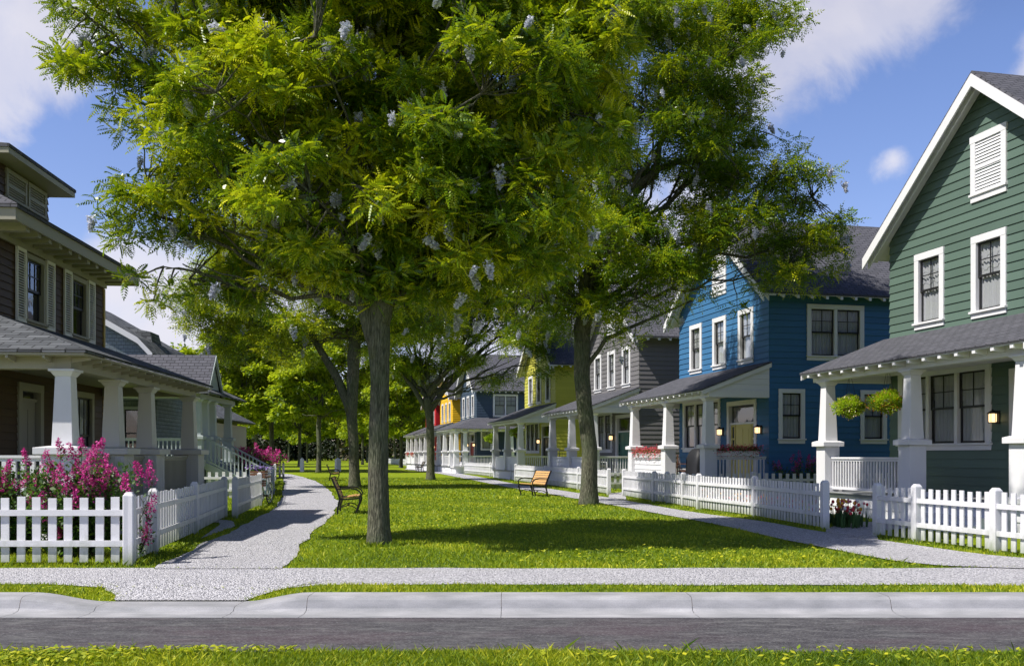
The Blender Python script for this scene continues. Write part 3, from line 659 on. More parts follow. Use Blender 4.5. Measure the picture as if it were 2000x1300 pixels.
# the wood behind: one mass
def wood():
    rng = np.random.default_rng(77); n = 620
    cx = rng.uniform(-150, 70, n); cy = 262+rng.uniform(0, 50, n)+.0008*(cx+30)**2; hh = rng.uniform(10, 23, n); mb = MB()
    P_, D_, S_, T_ = [], [], [], []
    for i in range(n):
        m = 260; t = rng.uniform(.04, 1, m); con = rng.random() < .4
        R = (1-t)*3.2+.4 if con else np.sqrt(np.clip(1-(t*1.6-.75)**2, .05, 1))*3.4
        a = rng.uniform(0, 6.3, m); q = R*rng.uniform(.3, 1, m)**.5
        P_.append(np.stack([cx[i]+np.cos(a)*q, cy[i]+np.sin(a)*q, t*hh[i]], 1)); d = np.stack([np.cos(a), np.sin(a), rng.normal(-.2, .5, m)], 1); D_.append(d)
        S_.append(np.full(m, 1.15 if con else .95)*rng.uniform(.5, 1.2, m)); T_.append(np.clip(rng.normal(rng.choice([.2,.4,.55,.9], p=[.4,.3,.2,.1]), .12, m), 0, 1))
    T = np.array([[[0,0,0],[.5,.35,.06],[1,0,-.15],[.5,-.35,.06]]], float)
    V = place(T, np.concatenate(P_), np.concatenate(D_), np.concatenate(S_)); k = len(V)//4
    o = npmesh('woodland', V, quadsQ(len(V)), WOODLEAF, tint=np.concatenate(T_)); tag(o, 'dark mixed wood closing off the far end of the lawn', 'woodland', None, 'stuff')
wood()
# ---------------------------------------------------------------- house pieces
def wallM(ox, oy, tx, ty):
    """matrix: local x along wall (tx,ty), local y = outward, z up"""
    t = Vector((tx,ty,0)); n = Vector((ty,-tx,0))
    return Matrix(((t.x, n.x, 0, ox), (t.y, n.y, 0, oy), (0, 0, 1, 0), (0, 0, 0, 1)))
def siding(M, x0, x1, z0, z1, holes=(), course=.22, apex=None, o=.024):
    """apex=(zeave, slopeL, slopeR): narrows above zeave"""
    mb = MB(M); ze = apex[0] if apex else 1e9
    br = {z0, z1}; k = 0
    while z0+k*course < z1: br.add(z0+k*course); k += 1
    for h in holes: br |= {h[2], h[3]}
    if apex: br.add(ze)
    br = sorted(b for b in br if z0 <= b <= z1+1e-9)
    def ext(z, oo):
        a, b = x0-oo, x1+oo
        if z > ze: a += (z-ze)*apex[1]; b -= (z-ze)*apex[2]
        return a, b
    for a, b in zip(br[:-1], br[1:]):
        if b-a < 1e-5: continue
        c = math.floor((a-z0)/course+1e-6); f = lambda z: o*(1-(z-z0-c*course)/course)+.001
        oa, ob = f(a), f(b)
        la, ra = ext(a, oa); lb, rb = ext(b, ob)
        cuts = [(h[0], h[1]) for h in holes if h[2] <= a+1e-6 and h[3] >= b-1e-6]; cuts.sort()
        segs = []; cur = (la, lb)
        for (p, q) in cuts: segs.append((cur, (p, p))); cur = (q, q)
        segs.append((cur, (ra, rb)))
        start = abs(a-(z0+c*course)) < 1e-5
        for (l, r) in segs:
            if r[0]-l[0] < 1e-4 and r[1]-l[1] < 1e-4: continue
            mb.quad([(l[0],oa,a),(r[0],oa,a),(r[1],ob,b),(l[1],ob,b)])
            if start: mb.quad([(l[0],.0005,a),(r[0],.0005,a),(r[0],oa,a),(l[0],oa,a)])
    return mb
def curtain_np(name, M, x0, x1, z0, z1, out, parent, valance=True):
    nx = max(12, int((x1-x0)*44)); xs = np.linspace(x0, x1, nx); ph = npr.uniform(0, 6)
    ys = out+.018*np.sin(xs*52+ph)+.010*np.sin(xs*21+ph*2)
    V = []; Q = []
    def sheet(za, zb, yo, scal):
        i = len(V)
        for k in range(nx):
            V.append((xs[k], ys[k]+yo, za+(scal*.04*math.sin(xs[k]*19+ph) if scal else 0))); V.append((xs[k], ys[k]*1+yo, zb))
        for k in range(nx-1):
            a = i+2*k; Q.append((a, a+2, a+3, a+1))
    sheet(z0+.03, z1, 0, 0)
    if valance: sheet(z0+(z1-z0)*.62, z1, .012, 1); 
    if valance: sheet(z0+(z1-z0)*.80, z1, .02, 1)
    V = np.array([tuple(M @ Vector(v)) for v in V]); 
    return npmesh(name, V, np.array(Q), CURT, parent, tint=npr.uniform(0, 1, len(Q)), smooth_=True)
def window(root, M, x0, x1, z0, z1, casing=.18, frame=None, curtain=True, grid=(2,2), sill=True, lights=1, name='window', muntin_low=False, reveal=.09):
    """hung sash window; x0..x1,z0..z1 is the opening; lights = number of openings side by side (mullions between)"""
    frame = frame or WHITE
    mb = MB(M); p = .052
    cs = casing
    mb.box(x0-cs, x0, -reveal, p, z0-.02, z1, 0); mb.box(x1, x1+cs, -reveal, p, z0-.02, z1, 0); mb.box(x0-cs, x1+cs, -reveal, p+.004, z1, z1+cs, 0)
    if sill: mb.box(x0-cs-.03, x1+cs+.03, -reveal, p+.05, z0-.075, z0-.02, 0); mb.box(x0-cs, x1+cs, -.0, p-.004, z0-.2, z0-.075, 0)
    else: mb.box(x0-cs, x1+cs, -reveal, p+.004, z0-.02-cs, z0-.02, 0)
    mul = .13; wl = ((x1-x0)-mul*(lights-1))/lights; ops = []
    for k in range(lights):
        a = x0+k*(wl+mul); ops.append((a, a+wl))
        if k: mb.box(a-mul, a, -reveal, p-.006, z0-.02, z1, 0)
    w = mb.build(name, frame, root, bevel=.006)
    sb = MB(M); gl = MB(M); s = .045
    for a, b in ops:
        mz = (z0+z1)/2
        for (lo, hi, yo) in ((z0-.02, mz+.025, -.052), (mz-.025, z1, -.018)):
            sb.box(a, a+s, yo-.03, yo, lo, hi); sb.box(b-s, b, yo-.03, yo, lo, hi); sb.box(a+s, b-s, yo-.03, yo-.001, lo, lo+s+.01); sb.box(a+s, b-s, yo-.03, yo-.001, hi-s, hi)
            gl.quad([(a+s,yo-.018,lo+s),(b-s,yo-.018,lo+s),(b-s,yo-.018,hi-s),(a+s,yo-.018,hi-s)])
            if hi == z1 or muntin_low:
                nx_, nz_ = grid
                for q in range(1, nx_): xx = a+s+(b-a-2*s)*q/nx_; sb.box(xx-.011, xx+.011, yo-.026, yo-.004, lo+s, hi-s)
                for q in range(1, nz_): zz = lo+s+(hi-lo-2*s)*q/nz_; sb.box(a+s, b-s, yo-.025, yo-.005, zz-.011, zz+.011)
    sb.build('sash', BLACK, w); gl.build('pane', GLASS, w)
    if curtain:
        for a, b in ops: curtain_np('curtain', M, a+.02, b-.02, z0, z1-.02, -.115, w)
    # dark sheets behind the glass, coloured to stand for the unlit room
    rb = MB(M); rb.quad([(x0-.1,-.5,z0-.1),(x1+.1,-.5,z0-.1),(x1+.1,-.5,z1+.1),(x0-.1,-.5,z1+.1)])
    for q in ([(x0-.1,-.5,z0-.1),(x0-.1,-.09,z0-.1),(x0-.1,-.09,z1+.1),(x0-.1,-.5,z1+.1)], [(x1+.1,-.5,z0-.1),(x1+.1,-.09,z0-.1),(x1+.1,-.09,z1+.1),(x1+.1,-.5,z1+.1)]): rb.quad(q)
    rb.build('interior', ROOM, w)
    return w
def vent(root, M, x0, x1, z0, z1, casing=.17, n=16, frame=None, lights=1):
    frame = frame or WHITE
    mb = MB(M); c = casing; mb.box(x0-c, x0, 0, .055, z0, z1); mb.box(x1, x1+c, 0, .055, z0, z1); mb.box(x0-c-.02, x1+c+.02, 0, .06, z1, z1+c); mb.box(x0-c-.03, x1+c+.03, 0, .09, z0-.05, z0); mb.box(x0-c, x1+c, 0, .05, z0-.2, z0-.05)
    ws = (x1-x0)/lights
    for k in range(1, lights): mb.box(x0+k*ws-.05, x0+k*ws+.05, 0, .055, z0, z1)
    if lights == 1: mb.box(x0, x1, 0, .05, (z0+z1)/2-.04, (z0+z1)/2+.04)
    v = mb.build('attic_vent', frame, root)
    lb = MB(M)
    for k in range(n):
        z = z0+(z1-z0)*k/n; h = (z1-z0)/n
        lb.hexa([(x0,.0,z),(x1,.0,z),(x1,.034,z-.01+h*.2),(x0,.034,z-.01+h*.2)][::-1] if False else [(x0,.034,z),(x1,.034,z),(x1,.012,z+h*.8),(x0,.012,z+h*.8)], [(x0,.040,z+.008),(x1,.040,z+.008),(x1,.018,z+h*.8+.008),(x0,.018,z+h*.8+.008)])
    lb.build('louvre', frame, v); return v
def slab(mb, pts, th, mat=0):
    mb.hexa([(p[0],p[1],p[2]-th) for p in pts], pts, mat)
def column(parent, x, y, z0, zc, zt, mat_=None, name='porch_column', pw=.44, t0=.37, t1=.27, cw=.62, panel=False):
    m = mat_ or WHITE; mb = MB()
    mb.box(x-pw/2, x+pw/2, y-pw/2, y+pw/2, z0, zc-.15); mb.box(x-pw/2-.05, x+pw/2+.05, y-pw/2-.05, y+pw/2+.05, z0-.001, z0+.12)
    mb.box(x-cw/2, x+cw/2, y-cw/2, y+cw/2, zc-.15, zc-.03); mb.frustum(x, y, zc-.03, zc, cw, t0+.06)
    mb.frustum(x, y, zc, zt-.13, t0, t1); mb.frustum(x, y, zt-.13, zt-.045, t1+.015, t1+.13); mb.box(x-t1/2-.09, x+t1/2+.09, y-t1/2-.09, y+t1/2+.09, zt-.045, zt-.001)
    if panel:
        for k in range(5):
            for sx, sy in ((1,0),(0,-1),(-1,0),(0,1)):
                u = -pw/2+.05+(pw-.1)*k/4
                if sx: mb.box(x+sx*pw/2-.006, x+sx*pw/2+.006, y+u-.006, y+u+.006, z0+.14, zc-.2)
                else: mb.box(x+u-.006, x+u+.006, y+sy*pw/2-.006, y+sy*pw/2+.006, z0+.14, zc-.2)
    return mb.build(name, m, parent, bevel=.008)
def railing(parent, a, b, z, h=.9, mat_=None, step=.125, bw=.04, name='railing', bot=.1):
    mb = MB(); a = Vector((*a, 0)); b = Vector((*b, 0)); L_ = (b-a).length
    mb.bar(a+Vector((0,0,z+h)), b+Vector((0,0,z+h)), .11, .05); mb.bar(a+Vector((0,0,z+h-.055)), b+Vector((0,0,z+h-.055)), .05, .05); mb.bar(a+Vector((0,0,z+bot)), b+Vector((0,0,z+bot)), .05, .07)
    n = max(2, int(L_/step))
    for k in range(n):
        p = a+(b-a)*((k+.5)/n); mb.box(p.x-bw/2, p.x+bw/2, p.y-bw/2, p.y+bw/2, z+bot+.035, z+h-.08)
    return mb.build(name, mat_ or WHITE, parent)
def lamp(root, M, x, z):
    mb = MB(M); mb.box(x-.06, x+.06, 0.02, .05, z-.16, z+.16); mb.bar((x,.04,z+.12), (x,.16,z+.16), .02, .02)
    mb.lathe((x,.18,z+.10), [(.01,.09),(.03,.06),(.13,.0),(.13,-.015)][::-1], 10); mb.lathe((x,.18,z-.14), [(.105,0),(.11,.015),(.02,.02)], 10)
    for k in range(6):
        t = k*math.pi/3; cx, cy = x+.1*math.cos(t), .18+.1*math.sin(t); mb.bar((cx,cy,z-.12), (cx,cy,z+.09), .009, .009)
    l = mb.build('wall_lamp', IRON, root)
    g = MB(M); g.lathe((x,.18,z-.12), [(.075,0),(.09,.02),(.09,.19),(.075,.2)], 10); g.build('lamp_glass', LAMPG, l); return l
def door(root, M, x0, x1, z0, z1, col, frame=None, sidelights=True):
    frame = frame or WHITE; zt = z0+2.12
    mb = MB(M); c = .17
    mb.box(x0, x0+c, -.1, .055, z0, z1); mb.box(x1-c, x1, -.1, .055, z0, z1); mb.box(x0, x1, -.1, .06, z1-c, z1); 
    a, b = x0+c, x1-c; mb.box(a, b, -.1, -.02, zt, zt+.07)
    d = mb.build('door', frame, root)
    sl = .36 if sidelights else 0
    pb = MB(M); gb = MB(M)
    pb.box(a+sl+.05, b-sl-.05, -.09, -.05, z0+.02, zt)
    px0, px1 = a+sl+.05, b-sl-.05; w = px1-px0
    for (u0, u1, v0, v1) in ((.14,.47,.12,.9),(.53,.86,.12,.9),(.14,.47,1.0,1.95),(.53,.86,1.0,1.95)):
        pb.box(px0+w*u0, px0+w*u1, -.051, -.038, z0+v0, z0+v1)
    if sl:
        for (s0, s1) in ((a, a+sl), (b-sl, b)):
            pb.box(s0, s1, -.085, -.055, z0+.02, z0+.55); pb.box(s0, s0+.08, -.085, -.045, z0+.55, zt); pb.box(s1-.08, s1, -.085, -.045, z0+.55, zt)
            for k in range(4): zz = z0+.55+(zt-z0-.63)*k/3; pb.box(s0+.08, s1-.08, -.085, -.045, zz, zz+.07)
            gb.quad([(s0,-.07,z0+.55),(s1,-.07,z0+.55),(s1,-.07,zt),(s0,-.07,zt)])
    gb.quad([(a,-.06,zt+.07),(b,-.06,zt+.07),(b,-.06,z1-c),(a,-.06,z1-c)])
    pn = pb.build('door_leaf', col, d); gb.build('pane', GLASS, d)
    rb = MB(M); rb.quad([(a-.1,-.4,z0),(b+.1,-.4,z0),(b+.1,-.4,z1),(a-.1,-.4,z1)]); rb.box(px1-.12, px1-.07, -.04, -.0, z0+.92, z0+1.12); rb.build('handle_and_dark_hall', BLACK, d)  # includes a black sheet behind the panes standing for the unlit hall
    return d
def steps(root, x0, x1, y0, y1, z, n=3, mat_=None, axis=-1):
    mb = MB()
    for k in range(n):
        h = z*(n-k)/(n+1); mb.box(x0-.3*(k+1), x0-.3*k, y0, y1, 0, h-.04); mb.box(x0-.3*(k+1)-.02, x0-.3*k-.003, y0-.02, y1+.02, h-.04, h)
    return mb.build('porch_steps', mat_ or WHITE, root)
# ---------------------------------------------------------------- right hand row
TH = math.radians(13.03); W_ = 8.05; UX, UY = -math.sin(TH), math.cos(TH); NX, NY = math.cos(TH), math.sin(TH)
def rowpt(s, a=0, z=0): return (10.64+UX*s+NX*a, 28+UY*s+NY*a, z)
FL = .62; BEAM = 3.6
def row_house(s, col, doorcol, label, key, detail=2, porch='shed', depth=11.0, side='full', kinds=None):
    root = empty(key+'_house', rowpt(s), TH, label, 'house', 'clapboard houses of the right hand row')
    wm = paint(key+'_clapboard', col, .55, .10, tuple(c*.5 for c in col), boards=(.22, FL))
    k = .7775; ze = 7.55
    MF = wallM(0, W_, 0, -1)      # facade: x runs from the far corner towards the near corner, outward = -x
    MS = wallM(0, 0, 1, 0)        # near side wall, outward = -y
    MFar = wallM(depth, W_, -1, 0); MBk = wallM(depth, 0, 0, 1)
    ups = [(W_/2+q-.43, W_/2+q+.43, 5.15, 6.80) for q in (-2.27, 0, 2.27)]
    grp = (.62, 3.92, 1.92, 3.68); dr = (4.75, 7.15, FL, 3.62)
    holes = [(a,b,c-.02,d) for a,b,c,d in ups]+[(grp[0],grp[1],grp[2]-.02,grp[3]), (dr[0]+.02,dr[1]-.02,FL,dr[3]-.02)]
    siding(MF, 0, W_, FL, 10.6, holes, apex=(ze, 1/k, 1/k)).build('wall', wm, root)
    sup = (1.62, 3.54, 5.15, 6.78); slo = [(.50, 1.22, 2.2, 3.78), (3.72, 4.48, 2.2, 3.78)]
    hs_ = ([(sup[0],sup[1],sup[2]-.02,sup[3])]+[(a,b,c-.02,d) for a,b,c,d in slo]) if side == 'full' else []
    siding(MS, 0, depth, FL-.22, ze, hs_).build('wall', wm, root)
    fb = siding(MFar, 0, depth, FL-.22, ze); fb.build('wall', wm, root)
    siding(MBk, 0, W_, FL-.22, 10.6, apex=(ze, 1/k, 1/k)).build('wall', wm, root)
    fd = MB(); fd.box(.03, depth-.03, .03, W_-.03, -.2, .40); fd.build('foundation', CONC, root)
    for a, b, c, d in ups: window(root, MF, a, b, c, d, curtain=True)
    window(root, MF, *grp, casing=.2, lights=3)
    if side == 'full': window(root, MS, *sup, casing=.17, lights=2)
    for a, b, c, d in (slo if side == 'full' else ()): window(root, MS, a, b, c, d, casing=.15)
    vent(root, MF, W_/2-.45, W_/2+.45, 8.02, 9.28)
    door(root, MF, *dr, doorcol)
    for x in (4.36, 7.52): lamp(root, MF, x, 2.5)
    # roof
    zr = 7.25+k*(W_/2+.6); ov = .5; e = .6
    mb = MB()
    slab(mb, [(-ov,-e,7.25),(depth+ov,-e,7.25),(depth+ov,W_/2,zr),(-ov,W_/2,zr)], .07); slab(mb, [(-ov,W_/2,zr),(depth+ov,W_/2,zr),(depth+ov,W_+e,7.25),(-ov,W_+e,7.25)], .07)
    rf = mb.build('roof', ROOF, root)
    # the roof edge boards, soffit and rafter tails
    tb = MB(); T = .075; q = .30
    for sg in (0, 1):
        f = (lambda y: y) if not sg else (lambda y: W_-y)
        for (x0, x1, th) in ((-ov-.02, -ov+.02, q), (-ov+.02, -.03, .09), (-.33, -.29, q-.03)):
            pts = [(x0,f(-e+.02),7.25-T+.015),(x1,f(-e+.02),7.25-T+.015),(x1,f(W_/2),zr-T),(x0,f(W_/2),zr-T)]
            if sg: pts = pts[::-1]
            slab(tb, pts, th)
        n = int(depth/.56)
        for i in range(1, n+1):
            x = i*.56-.3
            if sg: continue
            tb.hexa([(x-.05,f(-e+.03),7.25-T-.13),(x+.05,f(-e+.03),7.25-T-.13),(x+.05,f(0),7.25-T+k*e-.30),(x-.05,f(0),7.25-T+k*e-.30)][::(1 if not sg else -1)],
                    [(x-.05,f(-e+.03),7.25-T),(x+.05,f(-e+.03),7.25-T),(x+.05,f(0),7.25-T+k*e),(x-.05,f(0),7.25-T+k*e)][::(1 if not sg else -1)])
        so = [(-.03,f(-e+.03),7.25-T-.001),(depth+ov-.02,f(-e+.03),7.25-T-.001),(depth+ov-.02,f(.0),7.25-T+k*e-.001),(-.03,f(.0),7.25-T+k*e-.001)]
        slab(tb, so if not sg else so[::-1], .02)
    tb.build('rake_board', WHITE, rf)
    # porch
    pd = 2.2
    pr = MB(); pr.box(-pd-.12, -.03, -.1, W_+.05, FL-.10, FL-.03); pr.box(-pd-.17, -.03, -.15, W_+.1, FL-.03, FL); pr.build('porch_floor', FLOORP, root)
    sk = siding(wallM(-pd-.06, W_, 0, -1), 0, W_, 0, FL-.1, course=.25); sk.M = Matrix(); s2 = siding(wallM(-pd-.06, 0, 1, 0), 0, pd, 0, FL-.1, course=.25); off = len(sk.v); sk.v += s2.v; sk.f += [tuple(i+off for i in f) for f in s2.f]; sk.m += s2.m
    sk.build('porch_skirt', WHITE, root)
    bm = MB(); bm.box(-pd-.13, -pd+.13, -.12, W_+.12, BEAM, BEAM+.27); bm.box(-pd+.13, -.04, -.10, .10, BEAM, BEAM+.27); bm.box(-pd+.13, -.04, W_-.10, W_+.10, BEAM, BEAM+.27)
    bmo = bm.build('porch_beam', WHITE, root, bevel=.006)
    cb = MB(); cb.box(-pd+.13, -.04, .1, W_-.1, BEAM+.2, BEAM+.24); cb.build('ceiling', CEIL, root)
    zp0, zp1 = 3.87, 4.87; xe = -pd-.45; kp = (zp1-zp0)/(-xe)
    mb = MB(); tb = MB()
    if porch == 'shed':
        slab(mb, [(xe,-.28,zp0),(-.026,-.28,zp1),(-.026,W_+.28,zp1),(xe,W_+.28,zp0)], .055)
        slab(tb, [(xe+.02,-.25,zp0-.057),(-.03,-.25,zp1-.057),(-.03,-.21,zp1-.057),(xe+.02,-.21,zp0-.057)], .15)
        slab(tb, [(xe+.02,W_+.21,zp0-.057),(-.03,W_+.21,zp1-.057),(-.03,W_+.25,zp1-.057),(xe+.02,W_+.25,zp0-.057)], .15)
        slab(tb, [(xe+.03,-.21,zp0-.057),(-.03,-.21,zp1-.057),(-.03,W_+.21,zp1-.057),(xe+.03,W_+.21,zp0-.057)], .03)
        for yy, dy in ((-.06, -1), (W_+.06, 1)):     # boarded gable ends of the porch
            g0 = BEAM+.27
            for c in range(6):
                za = g0+c*.19; zb = za+.185
                xa = xe+(za-zp0+.20)/kp; 
                if xa > -.1: break
                xb = xe+(zb-zp0+.20)/kp
                tb.hexa([(max(xa,-pd-.1),yy-.02,za),(-.03,yy-.02,za),(-.03,yy+.02,za),(max(xa,-pd-.1),yy+.02,za)], [(min(xb,-.05),yy-.012,zb),(-.03,yy-.012,zb),(-.03,yy+.012,zb),(min(xb,-.05),yy+.012,zb)])
    else:        # hipped porch roof carried round the near side
        kx = (zp1-zp0)/(pd+.45); a = pd+.45
        slab(mb, [(xe,-a,zp0),(-.026,-.026,zp1),(-.026,W_-1.2,zp1),(xe,W_+.5,zp0)], .055)
        slab(mb, [(xe,-a,zp0),(6.6,-a,zp0),(6.6,-.026,zp1),(-.026,-.026,zp1)], .055)
        mb.hexa([(-.026,W_-1.2,zp1-.055),(-.026,W_+.5,zp0-.055),(xe,W_+.5,zp0-.055)], [(-.026,W_-1.2,zp1),(-.026,W_+.5,zp0),(xe,W_+.5,zp0)])
        tb.box(xe+.03, -.03, -a+.03, W_+.46, zp0-.08, zp0-.057); tb.box(-.03, 6.5, -a+.03, -.03, zp0-.08, zp0-.057)
        w2 = MB(); w2.box(-pd-.17, 6.4, -pd-.17, -.15, FL-.10, FL); w2.box(-pd-.06, 6.3, -pd-.06, -.15, 0, FL-.1); w2.build('porch_floor', WHITE, root)
        w3 = MB(); w3.box(-pd-.13, 6.4, -pd-.13, -pd+.13, BEAM, BEAM+.22); w3.box(-pd-.13, -pd+.13, -pd+.13, -.12, BEAM, BEAM+.22); w3.build('porch_beam', WHITE, root)
        for xx in (-pd, -pd+.75, 2.6, 6.2): column(root, xx, -pd, FL, 1.98, BEAM)
        railing(root, (-pd+1.0,-pd), (2.35,-pd), FL); railing(root, (2.85,-pd), (5.95,-pd), FL)
        for i_ in range(16): xx = xe+.3+i_*.56; tb.box(xx-.05, xx+.05, -a+.03, -pd-.13, zp0-.18, zp0-.085)
    prf = mb.build('porch_roof', ROOF, root)
    n = int(W_/.56)
    for i in range(n+1):
        y = .12+i*(W_-.24)/n
        tb.hexa([(xe+.03,y-.05,zp0-.085-.07),(-pd-.13,y-.05,zp0-.085-.10),(-pd-.13,y+.05,zp0-.085-.10),(xe+.03,y+.05,zp0-.085-.07)], [(xe+.03,y-.05,zp0-.087),(-pd-.13,y-.05,zp0-.087+kp*.3),(-pd-.13,y+.05,zp0-.087+kp*.3),(xe+.03,y+.05,zp0-.087)])
    tb.build('rafter_tail', WHITE, prf)
    cy = (.22, 3.9, 7.62)
    for y in cy: column(root, -pd, y, FL, 1.98, BEAM)
    # railings: side rail at the near end, far bay front, mid bay
    railing(root, (-pd+.22, .16), (-.05, .16), FL)
    if kinds: 
        for kk, (y0, y1) in zip(kinds, ((7.4, 4.12), (3.68, .44))):
            if kk == 'rail': railing(root, (-pd,y0), (-pd,y1), FL)
            elif kk == 'panel':
                pm = siding(wallM(-pd-.06, y0, 0, -1), 0, y0-y1, FL, FL+.82, course=.2); pm.build('porch_panel', WHITE, root); m2 = MB(); m2.box(-pd-.11, -pd+.05, y1, y0, FL+.82, FL+.88); m2.box(-pd-.035, -pd, y1, y0, FL, FL+.82); m2.build('railing', WHITE, root)
    return root
YEL = paint('pale_yellow_door_paint', (.55,.48,.16), .45, .08); REDD = paint('red_door_paint', (.28,.02,.018), .45, .08); TEAL = paint('teal_door_paint', (.03,.14,.11), .45, .08); BLK = paint('black_door_paint', (.02,.02,.025), .4, .05)
g = row_house(-8.05, (.092,.142,.115), REDD, 'green clapboard house at the right edge with two flower baskets hanging on its porch', 'green', side='none', kinds=('rail','none'))
steps(g, -2.26, 0, .75, 3.3, FL, 3)
row_house(7.15, (.040,.142,.29), YEL, 'bright blue clapboard house with a pale yellow front door between two lit lamps', 'blue', kinds=('panel','none'))
row_house(20.2, (.155,.15,.157), TEAL, 'grey clapboard house with a teal door, standing between the blue and lime green houses', 'grey', side='none', kinds=('panel','panel'))
row_house(35.1, (.48,.46,.07), BLK, 'lime green clapboard house with a black front door', 'lime', side='none', kinds=('panel','panel'))
row_house(60.9, (.045,.070,.108), REDD, 'slate blue clapboard house with hipped porch roof and red door', 'navy', porch='hip', kinds=('rail','rail'), detail=1)
row_house(73.4, (.80,.48,.02), BLK, 'bright yellow clapboard house, second farthest of the row', 'yellow', side='none', kinds=('panel','rail'), detail=1)
row_house(84.5, (.45,.012,.02), BLK, 'red clapboard house at the far end of the row', 'red', side='none', kinds=('panel','panel'), detail=1)
# ---------------------------------------------------------------- left hand houses
PH = math.radians(3.53); VX, VY = -math.sin(PH), math.cos(PH)
def leftpt(o, x, y, z=0): return (o[0]+VY*x+VX*y, o[1]-VX*x+VY*y, z)
def hip(mb, x0, x1, y0, y1, z, k, th=.07, rise=None):
    w = min(x1-x0, y1-y0)/2; r = min(w, rise/k) if rise else w
    a = [(x0,y0,z),(x1,y0,z),(x1,y1,z),(x0,y1,z)]; b = [(x0+r,y0+r,z+r*k),(x1-r,y0+r,z+r*k),(x1-r,y1-r,z+r*k),(x0+r,y1-r,z+r*k)]
    for i in range(4):
        j = (i+1) % 4; q = [a[i], a[j], b[j], b[i]]
        if (Vector(b[i])-Vector(b[j])).length < .01: q = q[:3]
        mb.quad(q)
    if rise: mb.quad(b)
    mb.quad([(p[0],p[1],p[2]-th) for p in a][::-1])
    for i in range(4):
        j = (i+1) % 4; mb.quad([(a[i][0],a[i][1],z-th),(a[j][0],a[j][1],z-th),a[j],a[i]])
def brown_house():
    o = (-10.1, 17.5); root = empty('brown_house', (*o, 0), PH, 'dark brown clapboard house with cream shutters and deep columned porch, left edge', 'house', 'houses on the left side')
    wm = paint('brown_clapboard', (.080,.046,.020), .55, .14, (.04,.02,.015), boards=(.16, .62)); yb = paint('ochre_corner_paint', (.50,.36,.13), .5)
    F1 = .62; Y0, Y1, XB = 2.2, 8.36, -8.0
    M1 = wallM(0, 0, 0, 1); M0 = wallM(XB, Y0, 1, 0); M2 = wallM(0, Y1, -1, 0); M3 = wallM(XB, Y1, 0, -1)
    ups = [(3.64, 4.48, 4.5, 5.78), (6.19, 7.03, 4.5, 5.78)]; dr = (3.2, 4.46, F1, 3.12); lw = (6.15, 7.45, 1.15, 3.0)
    siding(M1, Y0, Y1, F1, 6.25, [(a,b,c-.02,d) for a,b,c,d in ups]+[(dr[0]+.02,dr[1]-.02,F1,dr[3]-.02),(lw[0],lw[1],lw[2]-.02,lw[3])], course=.16).build('wall', wm, root)
    siding(M0, 0, -XB, F1, 6.25, [(3.0,4.4,1.3,3.0),(1.2,2.0,4.48,5.78),(5.4,6.2,4.48,5.78)], course=.16).build('wall', wm, root)
    siding(M2, 0, -XB, .1, 6.25, course=.16).build('wall', wm, root); siding(M3, 0, Y1-Y0, .1, 6.25, course=.16).build('wall', wm, root)
    cbm = MB(); cbm.box(-.09, .045, Y1-.05, Y1+.045, .1, 5.9); cbm.build('corner_board', yb, root)
    for w in ups:
        window(root, M1, *w, casing=.11, frame=GREYW, curtain=False, grid=(3,2))
        for (a, b) in ((w[0]-.11-.46, w[0]-.115), (w[1]+.115, w[1]+.11+.46)):
            mb = MB(M1); f = .05; z0, z1 = w[2]-.12, w[3]+.14
            mb.box(a, a+f, .03, .075, z0, z1); mb.box(b-f, b, .03, .075, z0, z1); mb.box(a+f, b-f, .031, .074, z0, z0+.07); mb.box(a+f, b-f, .031, .074, z1-.07, z1)
            n = 26
            for k in range(n):
                z = z0+.08+(z1-z0-.16)*k/n; mb.hexa([(a+f,.034,z+.025),(a+f,.068,z),(b-f,.068,z),(b-f,.034,z+.025)], [(a+f,.034,z+.04),(a+f,.068,z+.012),(b-f,.068,z+.012),(b-f,.034,z+.04)])
            mb.build('shutter', SHUT, root)
    for w in ((1.2,2.0,4.5,5.78),(5.4,6.2,4.5,5.78),(3.0,4.4,1.32,3.0)): window(root, M0, *w, casing=.11, frame=GREYW, curtain=False)
    window(root, M1, *lw, casing=.14, frame=GREYW, curtain=True, grid=(4,1))
    door(root, M1, *dr, GREYW, GREYW, sidelights=False)
    # frieze, rafter blocks, eaves
    tr = MB(); zf = 5.92; tr.box(.03, .075, Y0-.07, Y1+.07, zf, 6.2); tr.box(XB, .03, Y1+.03, Y1+.075, zf, 6.2); tr.box(XB, .03, Y0-.075, Y0-.03, zf, 6.2)
    for i in range(12):
        y = Y0+.05+i*.555; tr.box(.076, .62, y-.09, y+.09, 6.03, 6.199)
    for i in range(13): x = XB+.1+i*.62; tr.box(x-.09, x+.09, Y1+.076, Y1+.6, 6.03, 6.199); tr.box(x-.09, x+.09, Y0-.6, Y0-.076, 6.03, 6.199)
    tr.box(XB-.66, .66, Y0-.66, Y1+.66, 6.2, 6.235); tr.box(.66, .70, Y0-.70, Y1+.70, 6.10, 6.33); tr.box(XB-.7, .66, Y1+.66, Y1+.70, 6.10, 6.33); tr.box(XB-.7, .66, Y0-.70, Y0-.66, 6.10, 6.33)
    mb = MB(); hip(mb, XB-.75, .75, Y0-.75, Y1+.75, 6.40, .55); rf = mb.build('roof', ROOF, root); tr.build('cornice', GREYW, rf)
    # dormer
    dm = MB(wallM(-.5, 0, 0, 1)); dw = siding(wallM(-.5, 0, 0, 1), 3.3, 6.05, 6.7, 7.8, course=.16); d2 = siding(wallM(-3.2, 6.05, -1, 0), -2.7, 0, 6.7, 7.8, course=.16); n = len(dw.v); dw.v += d2.v; dw.f += [tuple(i+n for i in f) for f in d2.f]; dw.m += d2.m
